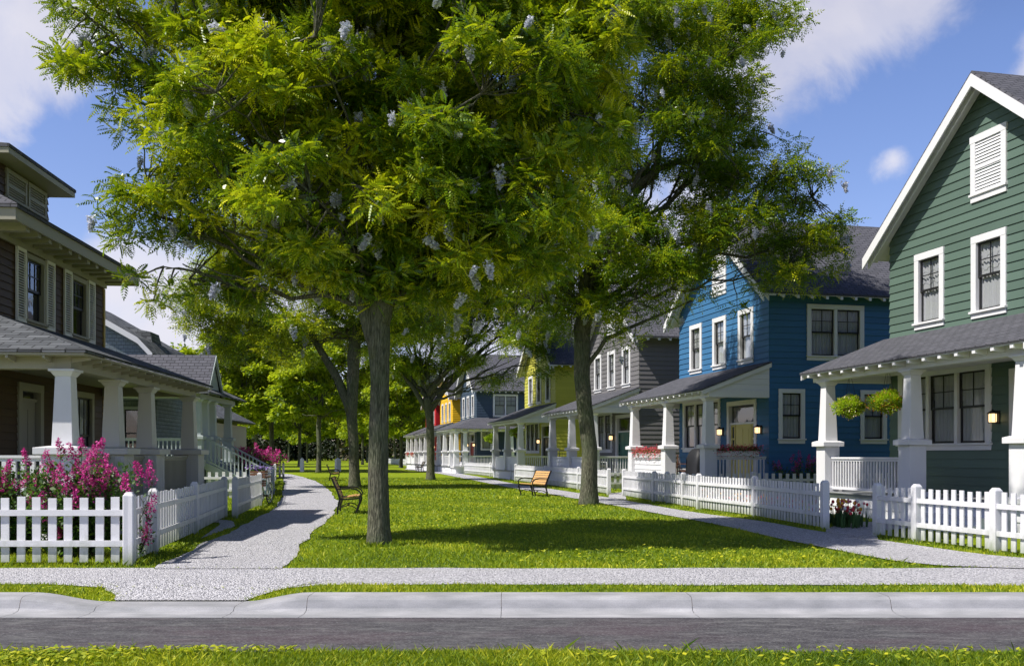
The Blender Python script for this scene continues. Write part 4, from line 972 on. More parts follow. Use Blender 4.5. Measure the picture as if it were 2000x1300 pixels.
    dmo = dw.build('dormer', wm, root); 
    for a, b in ((3.88, 4.72), (4.98, 5.80)): 
        v = vent(root, wallM(-.5, 0, 0, 1), a, b, 7.14, 7.64, casing=.09, n=9, frame=GREYW)
    mb = MB(); hip(mb, -4.2, .0, 2.85, 6.5, 7.97, .35); dr_ = mb.build('dormer_roof', ROOF, root); tb = MB(); tb.box(-4.2, -.02, 2.87, 6.48, 7.78, 7.895); tb.build('fascia', GREYW, dr_)
    # porch
    fl = MB(); fl.box(XB, 2.42, -.22, Y0, F1-.12, F1); fl.box(.03, 2.42, Y0, Y1+.1, F1-.12, F1); fl.build('porch_floor', FLOORP, root)
    sk = MB(); sk.box(XB+.1, 2.32, -.12, Y0, 0, F1-.12); sk.box(.04, 2.32, Y0, Y1, 0, F1-.12); sk.build('porch_skirt', GREYW, root)
    B0 = 3.11; bm = MB(); bm.box(2.08, 2.34, -.14, Y1+.12, B0, 3.40); bm.box(XB, 2.08, -.14, .12, B0, 3.40); bm.box(.03, 2.08, Y1-.14, Y1+.10, B0, 3.40)
    bm.build('porch_beam', GREYW, root, bevel=.006)
    cm_ = MB(); cm_.box(XB, 2.08, .12, Y0-.03, 3.32, 3.36); cm_.box(.03, 2.08, Y0-.03, Y1-.14, 3.32, 3.36); cm_.build('ceiling', GREYW, root)
    e0, e1, zz0, zz1 = 2.72, -.52, 3.42, 4.40; mb = MB()
    slab(mb, [(e0,e1,zz0),(e0,Y1+.4,zz0),(.0,Y1+.4,zz1),(.0,2.2,zz1)], .055); slab(mb, [(XB,e1,zz0),(e0,e1,zz0),(0,2.2,zz1),(XB,2.2,zz1)], .055)
    pr = mb.build('porch_roof', ROOFG, root); tb = MB()
    tb.box(XB, e0-.03, e1+.03, -.141, 3.325, 3.36); tb.box(2.341, e0-.03, -.141, Y1+.38, 3.325, 3.36)
    for i in range(17):
        y = -.1+i*.53; tb.hexa([(2.341,y-.022,3.22),(e0-.05,y-.022,3.27),(e0-.05,y+.022,3.27),(2.341,y+.022,3.22)][::1], [(2.341,y-.022,3.322),(e0-.05,y-.022,3.322),(e0-.05,y+.022,3.322),(2.341,y+.022,3.322)])
    for i in range(16):
        x = 2.0-i*.62; tb.hexa([(x-.022,e1+.05,3.27),(x+.022,e1+.05,3.27),(x+.022,-.142,3.22),(x-.022,-.142,3.22)], [(x-.022,e1+.05,3.322),(x+.022,e1+.05,3.322),(x+.022,-.142,3.322),(x-.022,-.142,3.322)])
    tb.build('rafter_tail', GREYW, pr)
    for x, y in ((2.2,0),(2.2,2.5),(2.2,4.7),(2.2,Y1-.02),(-1.2,0),(-4.6,0)): column(root, x, y, .02, 1.76, B0, COLP if y else WHITE, pw=.62, t0=.36, t1=.27, cw=.82, panel=True)  # front row plain white, the others in the copy greyed for shade
    railing(root, (-.88,0), (1.88,0), F1, .95, WHITE, step=.16, bw=.075); railing(root, (2.2,5.03), (2.2,8.0), F1, .93, GREYW, step=.1, bw=.05); railing(root, (2.2,2.83), (2.2,4.37), F1, .93, GREYW, step=.1, bw=.05); railing(root, (2.2,.33), (2.2,2.17), F1, .93, GREYW, step=.1, bw=.05)
    return root
brown_house()
BG = paint('blue_grey_porch_paint', (.37,.42,.42), .5, .12)
def shingle_house():
    o = (-12.0, 38.0); root = empty('blue_grey_house', (*o, 0), PH, 'blue grey shingled house with a high hipped porch and railed front stair', 'house', 'houses on the left side')
    F1, B0 = 1.3, 3.76
    M0 = wallM(-11, 4, 1, 0)
    siding(M0, 0, 8.3, F1, 4.6, [(3.8,6.2,1.95,3.5),(7.0,7.9,1.5,3.5)], course=.2).build('wall', WALLSH, root)
    siding(wallM(-2.7, 4, 0, 1), 0, 7, .1, 4.6, course=.2).build('wall', WALLSH, root)
    window(root, M0, 3.8, 6.2, 1.97, 3.5, casing=.13, frame=BG, lights=3, curtain=False, grid=(1,1)); window(root, M0, 7.0, 7.9, 1.52, 3.5, casing=.13, frame=BG, curtain=False, grid=(1,1))
    lamp(root, M0, 6.65, 2.9)
    fl = MB(); fl.box(-11, .25, -.25, 4, F1-.14, F1); fl.box(-2.6, .25, 4, 6, F1-.14, F1); fl.build('porch_floor', BG, root)
    sk = MB(); sk.box(-10.9, .14, -.12, 3.9, 0, F1-.14)
    for k in range(60): x = -10.8+k*.18; sk.box(x, x+.06, -.135, -.12, 0, F1-.14)
    for k in range(22): y = -.05+k*.18; sk.box(.14, .155, y, y+.06, 0, F1-.14)
    sk.build('porch_skirt', BG, root)
    bm = MB(); bm.box(-11, .14, -.13, .13, B0, 3.95); bm.box(-.12, .14, .13, 6, B0, 3.95); bm.box(-10.9, -.12, .13, 4, 3.90, 3.94); bm.build('porch_beam', BG, root)
    for x, y in ((0,0),(0,1.15),(0,2.35),(0,5.2),(-3.6,0),(-7,0)): column(root, x, y, F1, 2.35, B0, BG, pw=.4, t0=.32, t1=.25, cw=.55)
    railing(root, (-3.3,0), (-.25,0), F1, .92, BG, step=.16); railing(root, (-6.7,0), (-3.9,0), F1, .92, BG, step=.16)
    # porch hip roof, cross gable and the gambrel body
    mb = MB(); slab(mb, [(-11,-.6,3.98),(.6,-.6,3.98),(-2.4,2.4,5.35),(-11,2.4,5.35)], .06); slab(mb, [(.6,-.6,3.98),(.6,6.2,3.98),(-2.4,6.2,5.35),(-2.4,2.4,5.35)], .06); mb.build('porch_roof', ROOFG, root)
    mb = MB(); zr = 5.66; slab(mb, [(-7,1.1,4.05),(.10,1.1,4.05),(.10,2.5,zr),(-7,2.5,zr)], .07); slab(mb, [(-7,2.5,zr),(.10,2.5,zr),(.10,3.9,4.05),(-7,3.9,4.05)], .07); gb = mb.build('porch_gable', ROOF, root)
    tb = MB(); slab(tb, [(.06,1.12,4.03),(.14,1.12,4.03),(.14,2.5,zr-.02),(.06,2.5,zr-.02)], .2); slab(tb, [(.06,2.5,zr-.02),(.14,2.5,zr-.02),(.14,3.88,4.03),(.06,3.88,4.03)], .2); tb.hexa([(-.06,1.3,4.02),(.0,1.3,4.02),(.0,3.7,4.02),(-.06,3.7,4.02)], [(-.06,2.45,5.5),(.0,2.45,5.5),(.0,2.55,5.5),(-.06,2.55,5.5)])
    tb.build('gable_trim', BG, gb)
    prof_ = [(-3.4,3.9),(-3.7,6.05),(-4.35,6.75),(-8.2,8.95),(-12.0,6.75),(-12.7,6.05),(-13,3.9)]
    y0, y1 = 7.2, 15; mb = MB(); mb.quad([(x,y0,z) for x, z in prof_][::-1]); mb.quad([(-3.4,y0,.1),(-3.4,y0,3.9),(-13,y0,3.9),(-13,y0,.1)]); mb.quad([(-3.4,y0,.1),(-3.4,y1,.1),(-3.4,y1,3.9),(-3.4,y0,3.9)]); mb.build('gambrel_wall', WALLSH, root)
    mb = MB(); tb = MB()
    for (xa, za), (xb, zb) in zip(prof_[:-1], prof_[1:]):
        mb.hexa([(xa,y0-.35,za),(xa,y1,za),(xb,y1,zb),(xb,y0-.35,zb)], [(xa,y0-.35,za+.12),(xa,y1,za+.12),(xb,y1,zb+.12),(xb,y0-.35,zb+.12)])
        tb.hexa([(xa,y0-.40,za-.16),(xa,y0-.35,za-.16),(xb,y0-.35,zb-.16),(xb,y0-.40,zb-.16)], [(xa,y0-.40,za+.11),(xa,y0-.35,za+.11),(xb,y0-.35,zb+.11),(xb,y0-.40,zb+.11)])
    r = mb.build('gambrel_roof', ROOFG, root); tb.build('rake_board', WHITE, r)
    mb = MB(); mb.hexa([(-6.2,9.4,7.0),(-4.4,9.4,6.5),(-4.4,11.2,6.5),(-6.2,11.2,7.0)], [(-6.1,9.6,7.75),(-4.6,9.6,7.45),(-4.6,11.0,7.45),(-6.1,11.0,7.75)]); mb.build('dormer', ROOFG, root)
    # stair down towards the lawn
    st = MB(); n = 7
    for k in range(n): st.box(.25+k*.30, .25+(k+1)*.30, .25, 2.2, 0, F1-.16*(k+1)-.03); st.box(.24+k*.30, .29+(k+1)*.30, .22, 2.23, F1-.16*(k+1)-.03, F1-.16*(k+1))
    for yy in (.2, 2.25): st.bar((.2,yy,F1-.1), (2.5,yy,.10), .04, .26)
    st.build('stair', BG, root)
    for yy in (.2, 2.25):
        sr = MB()
        for dz in (.95, .12): sr.bar((.25,yy,F1+dz), (2.45,yy,.12+dz), .05, .06)
        for k in range(15):
            t = (k+.5)/15; x = .25+2.2*t; z = F1-(F1-.12)*t; sr.box(x-.02, x+.02, yy-.02, yy+.02, z+.12, z+.93)
        sr.box(2.4, 2.5, yy-.05, yy+.05, 0, 1.12); sr.build('stair_rail', BG, root)
shingle_house()
def cottage():
    o = (-18.3, 62); root = empty('grey_cottage', (*o, 0), PH, 'low grey cottage with patterned slate roof behind the blue grey porch', 'house', 'houses on the left side')
    F1 = .6
    siding(wallM(-9, 0, 1, 0), 0, 8.9, .1, 3.6, [(5.0,6.0,1.2,3.0),(1.5,2.6,1.2,3.0)]).build('wall', GREYW, root); siding(wallM(-.1, 0, 0, 1), 0, 9, .1, 3.6).build('wall', GREYW, root)
    for a, b in ((5.0,6.0),(1.5,2.6)): window(root, wallM(-9, 0, 1, 0), a, b, 1.22, 3.0, casing=.12)
    mb = MB(); hip(mb, -9.6, .45, -1.6, 9.6, 3.86, .58); mb.build('roof', ROOFG, root)
    for x in (-.2, -3.2, -6.2): column(root, x, -1.2, .0, 1.7, 3.5, WHITE, pw=.4)
    bm = MB(); bm.box(-9.2, 0, -1.33, -1.07, 3.5, 3.78); bm.build('porch_beam', WHITE, root)
cottage()
# ---------------------------------------------------------------- fences
def fence(pts, label, group, side=1, h=1.02, sp=.205, pw=.105, name='picket_fence', posts=True):
    """pts: ground points; rails on the `side` (+1: left of travel direction)"""
    pts = [Vector((p[0], p[1], 0)) for p in pts]; o = pts[0].copy(); root = empty(name, (o.x, o.y, float(gz(o.x, o.y))), 0, label, 'fence', group)
    pk = MB(); r1 = MB(); r2 = MB()
    for p in pts:
        q = p-o; mb = MB(); w = .145; a = math.atan2((pts[-1]-pts[0]).y, (pts[-1]-pts[0]).x)
        mb.M = Matrix.Translation(q) @ Matrix.Rotation(a, 4, 'Z'); hh = h+.02+rnd.uniform(-.01, .01)
        mb.box(-w/2, w/2, -w/2, w/2, -.06, hh-.03); mb.frustum(0, 0, hh-.03, hh+.02, w, w*.55); mb.build('post', FENCEW, root, bevel=.006)
    for a, b in zip(pts[:-1], pts[1:]):
        d = (b-a); L_ = d.length; d.normalize(); nrm = Vector((-d.y, d.x, 0))*side; a_ = a-o; b_ = b-o
        n = max(1, round((L_-.18)/sp)); ang = math.atan2(d.y, d.x)
        for k in range(n):
            c = a_+d*(.09+(L_-.18)*(k+.5)/n)+Vector((0,0,0)); hh = h-.03+rnd.uniform(-.012, .012); t = rnd.uniform(-.008, .008)
            pk.M = Matrix.Translation(c) @ Matrix.Rotation(ang+rnd.uniform(-.03, .03), 4, 'Z') @ Matrix.Rotation(t, 4, 'Y')
            pk.box(-pw/2, pw/2, -.011, .011, .06, hh)
        for z, r in ((.77, r1), (.33, r2)):
            off = nrm*.033; r.M = Matrix(); r.bar(a_+d*.06+off+Vector((0,0,z)), b_-d*.06+off+Vector((0,0,z)), .038, .085)
    pk.M = Matrix(); pk.build('picket_panel', FENCEW, root); r1.build('rail', FENCEW, root); r2.build('rail', FENCEW, root)
    return root
GL, GR = 'white picket fences of the left gardens', 'white picket fences of the right gardens'
c1 = P(253,1105)[:2]
fence([c1, (-8.4,14.33), (-11.3,14.33), (-14.2,14.33)], 'white picket fence before the magenta bush, parallel to the kerb at left', GL, 1, sp=.232, pw=.118)
fence([P(300,1081.5)[:2] if k == 1 else p for k, p in enumerate([c1, 0, P(380,1044)[:2], P(438,1013)[:2]])], 'white picket fence running back beside the gravel path from the corner post', GL, -1, sp=.225)
fence([P(459,1012)[:2], P(507,988)[:2], P(520,970)[:2], P(528,952)[:2], P(537,939)[:2]], 'white picket fence behind the parked bicycle, beyond the gate gap', GL, -1, sp=.24)
fence([(-14.2,35.6), (-11.6,35.8), (-9.2,36)], 'white cross fence in front of the blue grey stair', GL, -1, sp=.25)
fence([(-24,66), (-21,66.5), (-18,67), (-15.5,67.5)], 'far white cross fence before the distant pink bushes at left', GL, -1, sp=.3, pw=.14)
fence([P(2120,1103)[:2], P(1945,1080)[:2], P(1790,1059)[:2], P(1714,1048)[:2]], 'white picket fence in front of the green house, at the right edge', GR, 1, sp=.205)
fence([P(x, y)[:2] for x, y in ((1611,1035),(1474,1010),(1365,994.5),(1335,989),(1278,980),(1219,969.5))], 'white picket fence in front of the blue house with tulips behind it', GR, 1, sp=.19)
fence([P(x, y)[:2] for x, y in ((1189,966),(1130,956.5),(1065,947),(1007,939))], 'white picket fence in front of the grey house, behind the nearer right bench', GR, 1, sp=.19)
fence([P(x, y)[:2] for x, y in ((999,936.5),(958,930.5),(908,925))], 'white picket fence in front of the lime green house porch', GR, 1, sp=.21)
fence([P(x, y)[:2] for x, y in ((904,924.5),(879,921))], 'short white picket fence left of the lime green house fence', GR, 1, sp=.24)
fence([P(x, y)[:2] for x, y in ((851,917),(826,913.5),(803,911),(780,908),(757,905.5))], 'farthest white picket fence in front of the yellow and red houses', GR, 1, sp=.3, pw=.14)
fence([(5.1,32.7), (8.0,33.0), (10.6,33.4), (13.2,33.9)], 'white cross fence between the blue and green house gardens', GR, -1, sp=.235)
fence([(3.4,44.6), (5.9,45.1), (8.5,45.7)], 'shaded white cross fence between the blue and grey house gardens', GR, -1, sp=.25)
fence([(-.2,66.5), (3.0,67.2), (6.2,68)], 'white cross fence beyond the lime green house', GR, -1, sp=.27)
fence([(-7.9,94), (-5.4,94.5), (-2.9,95.2)], 'small far white cross fence seen in the gap beside the yellow house', GR, -1, sp=.3)
# ---------------------------------------------------------------- bollards
for (x, y, w, h, rz, lab) in ((590,921,.34,1.30,.0,'slim white pointed bollard at the end of the left gravel path'),(660,920,.46,1.28,.6,'wide white bollard standing just beyond the farther left bench'),(809.5,915.5,.34,1.26,.1,'white pointed bollard near the red house fence')):
    b = MB(); b.box(-w/2, w/2, -w/2, w/2, -.05, h-.12); b.frustum(0, 0, h-.12, h+.06, w, .02); o = b.build('bollard', WHITE, bevel=.01); o.location = P(x, y); o.rotation_euler = (0,0,rz); tag(o, lab, 'bollard', 'white bollards on the lawn')
# ---------------------------------------------------------------- benches
def bench():
    root = empty('park_bench', (0,0,0), 0, 'x', 'bench', 'wooden slatted benches on the lawn')
    Lb = 1.35
    def S(t): return t
    bk = MB()          # backrest slats: from (x=-.22,z=.46) up to (-.40,.98)
    for k in range(6):
        t = k/5; x = -.20-.20*t; z = .50+.43*t; bk.hexa([(x-.012,-Lb/2,z-.034),(x+.014,-Lb/2,z-.028),(x+.014,Lb/2,z-.028),(x-.012,Lb/2,z-.034)], [(x-.042,-Lb/2,z+.034),(x-.016,-Lb/2,z+.040),(x-.016,Lb/2,z+.040),(x-.042,Lb/2,z+.034)])
    bk.build('backrest', SLAT, root, bevel=.004)
    se = MB()
    for k in range(6): x = -.15+k*.082; z = .435+.012*k-(.012 if k == 5 else 0); se.box(x-.034, x+.034, -Lb/2, Lb/2, z-.014, z+.014)
    se.build('seat', SLAT, root, bevel=.004)
    for sy in (-1, 1):
        y = sy*(Lb/2+.025); f = MB(); w = .05
        def strip(pts, t, ww=w):
            for (x0, z0, a), (x1, z1, b) in zip(pts[:-1], pts[1:]):
                dx, dz = x1-x0, z1-z0; l = math.hypot(dx, dz); nx, nz = -dz/l, dx/l
                f.hexa([(x0-nx*a,y-ww/2,z0-nz*a),(x0-nx*a,y+ww/2,z0-nz*a),(x0+nx*a,y+ww/2,z0+nz*a),(x0+nx*a,y-ww/2,z0+nz*a)], [(x1-nx*b,y-ww/2,z1-nz*b),(x1-nx*b,y+ww/2,z1-nz*b),(x1+nx*b,y+ww/2,z1+nz*b),(x1+nx*b,y-ww/2,z1+nz*b)])
        strip([(-.43,1.0,.022),(-.38,.88,.024),(-.25,.58,.026),(-.20,.43,.03),(-.22,.30,.026),(-.27,.12,.022),(-.26,.02,.024),(-.31,.0,.014)], 0)
        strip([(-.20,.41,.022),(.0,.405,.02),(.25,.43,.022),(.34,.45,.018)], 0)
        strip([(.32,.44,.022),(.33,.34,.024),(.27,.18,.022),(.23,.06,.02),(.26,.0,.02),(.30,.0,.012)], 0)
        arm = [(-.30,.68,.016),(-.12,.69,.018),(.08,.70,.02),(.22,.68,.02),(.32,.62,.018),(.36,.54,.018),(.34,.46,.016)]; strip(arm, 0, .06)
        cr = [(-.25,.14,.013),(-.1,.22,.013),(.03,.245,.013),(.14,.22,.013),(.25,.14,.013)]; strip(cr, 0, .03)
        f.build('side_frame', IRON, root, bevel=.005)
    m = MB(); m.bar((0,-Lb/2,.235), (0,Lb/2,.235), .03, .03); m.build('stretcher', IRON, root)
    return root
bn = bench(); first = True
for (x, y, rz, lab) in ((681,1001,.12,'orange slatted bench beside the left gravel path, nearest to the first tree'),(652,938,.16,'farther bench of the left path, close to the wide white bollard'),
                        (1042,968,math.pi+.40,'orange slatted bench on the lawn facing left, by the right gravel path'),(820,920.5,math.pi+.25,'distant orange bench in front of the red house, beside a white bollard')):
    b = bn if first else copy_tree(bn); first = False
    b.location = P(x, y); b.rotation_euler = (0,0,rz); b['label'] = lab
# ---------------------------------------------------------------- plants
QT = np.array([[[0,0,0],[.5,.30,.05],[1,0,-.1],[.5,-.30,.05]]], float)
def leafcloud(name, parent, P_, size, m, dirs=None, up=.3, kind=None, T=QT, tm=.5):
    n = len(P_); d = npr.normal(0, 1, (n, 3)) if dirs is None else dirs+npr.normal(0, .4, (n, 3)); d[:,2] += up
    V = place(T, P_, d, size*npr.uniform(.6, 1.3, n)); o = npmesh(name, V, quadsQ(len(V)), m, parent, tint=np.repeat(np.clip(npr.normal(tm, .25, n), 0, 1), len(T)))
    if kind: o['kind'] = kind
    return o
def shrub(loc, label, cat, heads, spread, hgt, flower=PINK, nstem=26, nleaf=2600, leaf=.07, phr=.06, phl=.19, group=None, name='flowering_shrub', npet=170, pet=.040):
    """heads: local (x,y,z) tips of flower panicles"""
    root = empty(name, loc, 0, label, cat, group); mb = MB(); L_ = []; 
    stems = [np.array(h)-np.array([0,0,.05]) for h in heads]
    for _ in range(nstem):
        a = rnd.uniform(0, 6.3); r = rnd.uniform(.1, 1)**.5; stems.append(np.array([math.cos(a)*spread[0]*r, math.sin(a)*spread[1]*r, hgt*rnd.uniform(.45, .95)]))
    for s in stems:
        b = np.array([s[0]*.25, s[1]*.25, 0]); p = curve(b, s, 7, .0, npr); mb.tube(p, np.linspace(.012, .004, 7), 4, cap=False)
        k = npr.integers(0, 6, max(8, nleaf//len(stems))); t = npr.uniform(0, 1, len(k))[:,None]; q = p[k]*(1-t)+p[k+1]*t; q = q[q[:,2] > hgt*.08]
        L_.append(q+npr.normal(0, .045, q.shape))
    mb.build('stem', BARK, root); leafcloud('foliage', root, np.concatenate(L_), leaf, SHRUB)
    H_ = np.array(heads); m = npet; idx = np.repeat(np.arange(len(H_)), m); t = npr.uniform(0, 1, len(idx)); ax = np.array([(rnd.gauss(0, .25), rnd.gauss(0, .25), 1) for _ in H_]); ax /= np.linalg.norm(ax, axis=1)[:,None]
    sc_ = npr.uniform(.75, 1.25, len(H_))[idx]; dr = npr.normal(0, 1, (len(t), 3)); dr /= np.linalg.norm(dr, axis=1)[:,None]
    q = H_[idx]+ax[idx]*((t-.5)*phl*sc_)[:,None]*1.6+dr*(phr*sc_*(1.15-t*.85))[:,None]
    leafcloud('blossom', root, q, pet, flower, dirs=dr, kind='stuff'); return root
rs = random.Random(5)
b0 = (-6.75, 15.5)
hd = []
for (x, y) in [(118,876),(140,882),(160,872),(95,935),(75,945),(148,912),(170,905),(182,888),(195,876),(205,905),(150,935),(165,925),(188,935),(205,930),(215,945),(238,945),(120,925),(105,940),(178,950),(192,945),(160,950),(135,945),(100,915),(150,965),(65,962),(85,985),(150,975),(210,1008),(140,1005),(115,1040),(55,1035),(108,985),(200,960),(180,965),(128,962),(90,900),(172,938),(195,915),(215,925),(225,935)]:
    D = 15.5+rs.uniform(-.55, .5); hd.append(((x-1000)*D/F-b0[0], D-b0[1], EYE+(HY-y)*D/F))
shrub((*b0, 0), 'large magenta blossoming bush behind the left picket fence, by the porch corner', 'flowering bush', hd, (.95,.6), 1.55, nstem=70, nleaf=9500, leaf=.085, group='magenta bushes in the front gardens')
b0 = (-8.0, 16.0); hd = []
for (x, y) in [(50,892),(22,962),(48,942),(8,950),(-20,920),(65,975),(30,1040),(15,915)]:
    D = 16+rs.uniform(-.3, .3); hd.append(((x-1000)*D/F-b0[0], D-b0[1], EYE+(HY-y)*D/F))
shrub((*b0, 0), 'leafier green bush with few magenta spikes at the left frame edge', 'flowering bush', hd, (.7,.5), 1.5, nstem=60, nleaf=8000, leaf=.09, group='magenta bushes in the front gardens')
b0 = (-5.75, 15.0); hd = []
for (x, y) in [(272,922),(293,922),(297,984),(288,1038),(245,942)]:
    D = 15+rs.uniform(-.1, .1); hd.append(((x-1000)*D/F-b0[0], D-b0[1]-.0, EYE+(HY-y)*D/F))
shrub((*b0, 0), 'thin sprig with magenta spikes poking through the fence at its corner post', 'flowering bush', hd, (.15,.15), 1.1, nstem=4, nleaf=420, leaf=.06, group='magenta bushes in the front gardens')
b0 = (-17.6, 66); hd = []
for _ in range(60):
    hd.append((rs.uniform(-2.6, 2.4), rs.uniform(-1.5, 1.5), rs.uniform(.9, 1.9)))
shrub((*b0, 0), 'distant pink flower bush beyond the bicycle at the bend of the path', 'flowering bush', hd, (2.8,1.6), 1.8, nstem=50, nleaf=4200, leaf=.22, phr=.15, phl=.4, group='magenta bushes in the front gardens', npet=70, pet=.13)
b0 = (-24.0, 70); hd = [(rs.uniform(-2, 2), rs.uniform(-1, 1), rs.uniform(1.4, 2.0)) for _ in range(8)]
shrub((*b0, 0), 'far green bush with a few pink spikes behind the blue grey stair', 'flowering bush', hd, (3.2,1.2), 2.0, nstem=50, nleaf=3600, leaf=.24, phr=.13, phl=.4, group='magenta bushes in the front gardens', npet=60, pet=.13)
b0 = rowpt(7.15-.75, 1.15); hd = [(rs.uniform(-1.2, 1.3), rs.uniform(-.4, .4), rs.uniform(.9, 1.65)) for _ in range(20)]
shrub((b0[0], b0[1], 0), 'shaded bush with purple pink flowers against the blue side wall', 'flowering bush', hd, (1.5,.5), 1.5, nstem=44, nleaf=4200, leaf=.09, group='magenta bushes in the front gardens', npet=90)
b0 = rowpt(-2.9, -1.6, FL)
def planter(loc, label, r=.16, h=.25, leafs=260, hh=.5):
    root = empty('potted_plant', loc, 0, label, 'potted plant'); mb = MB(); mb.lathe((0,0,0), [(r*.7,0),(r,h),(r*1.08,h),(r*1.08,h-.03)][:3], 14); mb.build('pot', CONC, root, smooth_=False)
    q = npr.normal(0, 1, (leafs, 3))*np.array([.1,.1,.16])+np.array([0,0,h+hh*.5]); d = q-np.array([0,0,h*.6]); leafcloud('foliage', root, q, .17, SHRUB, dirs=d*3); return root
planter(b0, 'small dark leafy pot plant on the green house porch')
# hanging baskets
LIME_ = leafmat('bright_basket_leaves', (.08,.18,.01), (.24,.42,.015), (.50,.58,.03), .45, (.4,.6,.02), .5)
def basket(loc, label, r, top, flower, bright=True):
    root = empty('hanging_basket', loc, 0, label, 'flower basket', 'hanging flower baskets on the porches')
    mb = MB(); mb.lathe((0,0,-r*.55), [(r*.2,0),(r*.45,r*.12),(r*.6,r*.4),(r*.62,r*.46)], 16); mb.build('bowl', CRATE, root)
    ch = MB()
    for k in range(3): a = k*2.09; ch.bar((math.cos(a)*r*.58,math.sin(a)*r*.58,-r*.1), (0,0,top-loc[2]-.0), .007, .007)
    ch.build('chain', IRON, root)
    n = 2600; d = npr.normal(0, 1, (n, 3)); d /= np.linalg.norm(d, axis=1)[:,None]; lump = 1+.16*np.sin(d[:,0]*6+1)+.14*np.sin(d[:,1]*7)+.1*np.sin(d[:,2]*9)
    q = d*(npr.uniform(.35, 1, n)**.5*lump)[:,None]*np.array([r*.98, r*.98, r*.66])
    leafcloud('foliage', root, q, .07, LIME_, dirs=d, tm=.8)
    n = 330; d = npr.normal(0, 1, (n, 3)); d /= np.linalg.norm(d, axis=1)[:,None]; lump = 1+.16*np.sin(d[:,0]*6+1)+.14*np.sin(d[:,1]*7)
    q = d*(lump*1.03)[:,None]*np.array([r, r, r*.68]); leafcloud('blossom', root, q, .045, flower, dirs=d, kind='stuff'); return root
p = rowpt(-8.05+6.62, -2.15, 2.86); basket(p, 'hanging basket with white blooms on green foliage, nearer the end porch column', .37, BEAM+.2, petal('pale_petals', (.75,.7,.75), (.8,.5,.1), (.85,.85,.85)))
p = rowpt(-8.05+4.95, -2.15, 2.90); basket(p, 'yellow and orange flowered hanging basket beside the middle porch column', .38, BEAM+.2, MIXP)
p = rowpt(35.1+1.25, -2.2, 3.0); basket(p, 'plain green hanging basket on the lime green house porch', .42, BEAM+.2, SHRUB)
p = rowpt(35.1+8.3, -2.4, 2.75); basket(p, 'dark green hanging basket at the far end of the lime porch', .40, BEAM+.2, SHRUB)
def flowerbox(a, b, z, label, fl=RED, fh=.26):
    a = Vector((*a[:2], z)); b = Vector((*b[:2], z)); root = empty('flower_box', tuple(a), 0, label, 'flower box', 'flower boxes on the porch rails'); d = b-a; mb = MB(); mb.bar((0,0,.09), tuple(d+Vector((0,0,.09))), .2, .18); mb.build('trough', WHITE, root)
    n = int(d.length*700); t = npr.uniform(-.03, 1.03, n)[:,None]; q = np.array(d)[None]*t+npr.normal(0, 1, (n, 3))*np.array([.08,.08,.06])+np.array([0,0,.24]); q[:,2] -= npr.uniform(0, 1, n)**3*.22
    leafcloud('foliage', root, q, .07, SHRUB); n = int(d.length*800); t = npr.uniform(-.04, 1.04, n)[:,None]; dd = npr.normal(0, 1, (n, 3)); q = np.array(d)[None]*t+dd*np.array([.10,.10,.06])+np.array([0,0,.28]); q[:,2] -= npr.uniform(0, 1, n)**3*.26
    leafcloud('blossom', root, q, .06, fl, dirs=dd, kind='stuff'); return root
flowerbox(rowpt(7.15+7.2, -2.24), rowpt(7.15+4.3, -2.24), 1.50, 'white trough of red and pink flowers on the blue house front panel')
flowerbox(rowpt(7.15+.16, -1.95), rowpt(7.15+.16, -.35), 1.56, 'trough of crimson flowers on the rail before the yellow door')
flowerbox(rowpt(84.5+6.8, -2.3), rowpt(84.5+5.2, -2.3), 1.50, 'left one of two pink flower troughs on the red house porch'); flowerbox(rowpt(84.5+3.0, -2.3), rowpt(84.5+1.2, -2.3), 1.50, 'right one of two pink flower troughs on the red house porch')
# tulips
def tulips(loc, n, sx, sy, label, seed, tall=.46):
    r = random.Random(seed); root = empty('tulip_clump', loc, 0, label, 'tulips', 'tulip clumps along the fence'); st = MB(); bl = []
    for _ in range(n):
        x, y = r.gauss(0, sx), r.gauss(0, sy); h = tall*r.uniform(.62, 1.15); dx, dy = r.gauss(0, .03), r.gauss(0, .03)
        st.tube([(x,y,-.02),(x+dx*.4,y+dy*.4,h*.5),(x+dx,y+dy,h)], [.005,.005,.004], 5, cap=False)
        for _ in range(3):
            a = r.uniform(0, 6.3); l = tall*r.uniform(.5, .85); c, s = math.cos(a), math.sin(a); w = .018
            st.quad([(x-s*w,y+c*w,0),(x+s*w,y-c*w,0),(x+c*.05+s*w,y+s*.05-c*w,l*.6),(x+c*.05-s*w,y+s*.05+c*w,l*.6)]); st.quad([(x+c*.05-s*w,y+s*.05+c*w,l*.6),(x+c*.05+s*w,y+s*.05-c*w,l*.6),(x+c*.10,y+s*.10,l)])
        k = r.choices(range(4), (5,6,3,2))[0]; q = r.uniform(.8, 1.15)
        b_ = MB(); bl.append((k, b_)); b_.lathe((x+dx,y+dy,h-.01), [(.008,0),(.028*q,.012),(.034*q,.035*q),(.028*q,.06*q),(.015*q,.075*q)], 8)
    st.build('stem', SHRUBG, root)
    for k, b in bl: b.build('bloom', (TULIPR, TULIPY, TULIPW, TULIPP)[k], root, smooth_=True)
SHRUBG = simple('tulip_leaf_green', (.05,.12,.03), .5)
tulips(P(1652,1030), 62, .17, .22, 'tall red, yellow and white tulips beside the gate post of the green house path', 4, .5)
for i, (x, y, wd) in enumerate([(1592,1021,'nearest the gate post'),(1545,1013,'second from the gate post'),(1500,1006,'just right of the middle fence post'),(1450,999,'just left of the middle fence post'),(1400,991,'second from the far end'),(1365,986,'farthest from the gate')]):
    tulips(P(x, y), 34, .22, .3, 'tulips behind the blue house fence, '+wd, 20+i, .42)
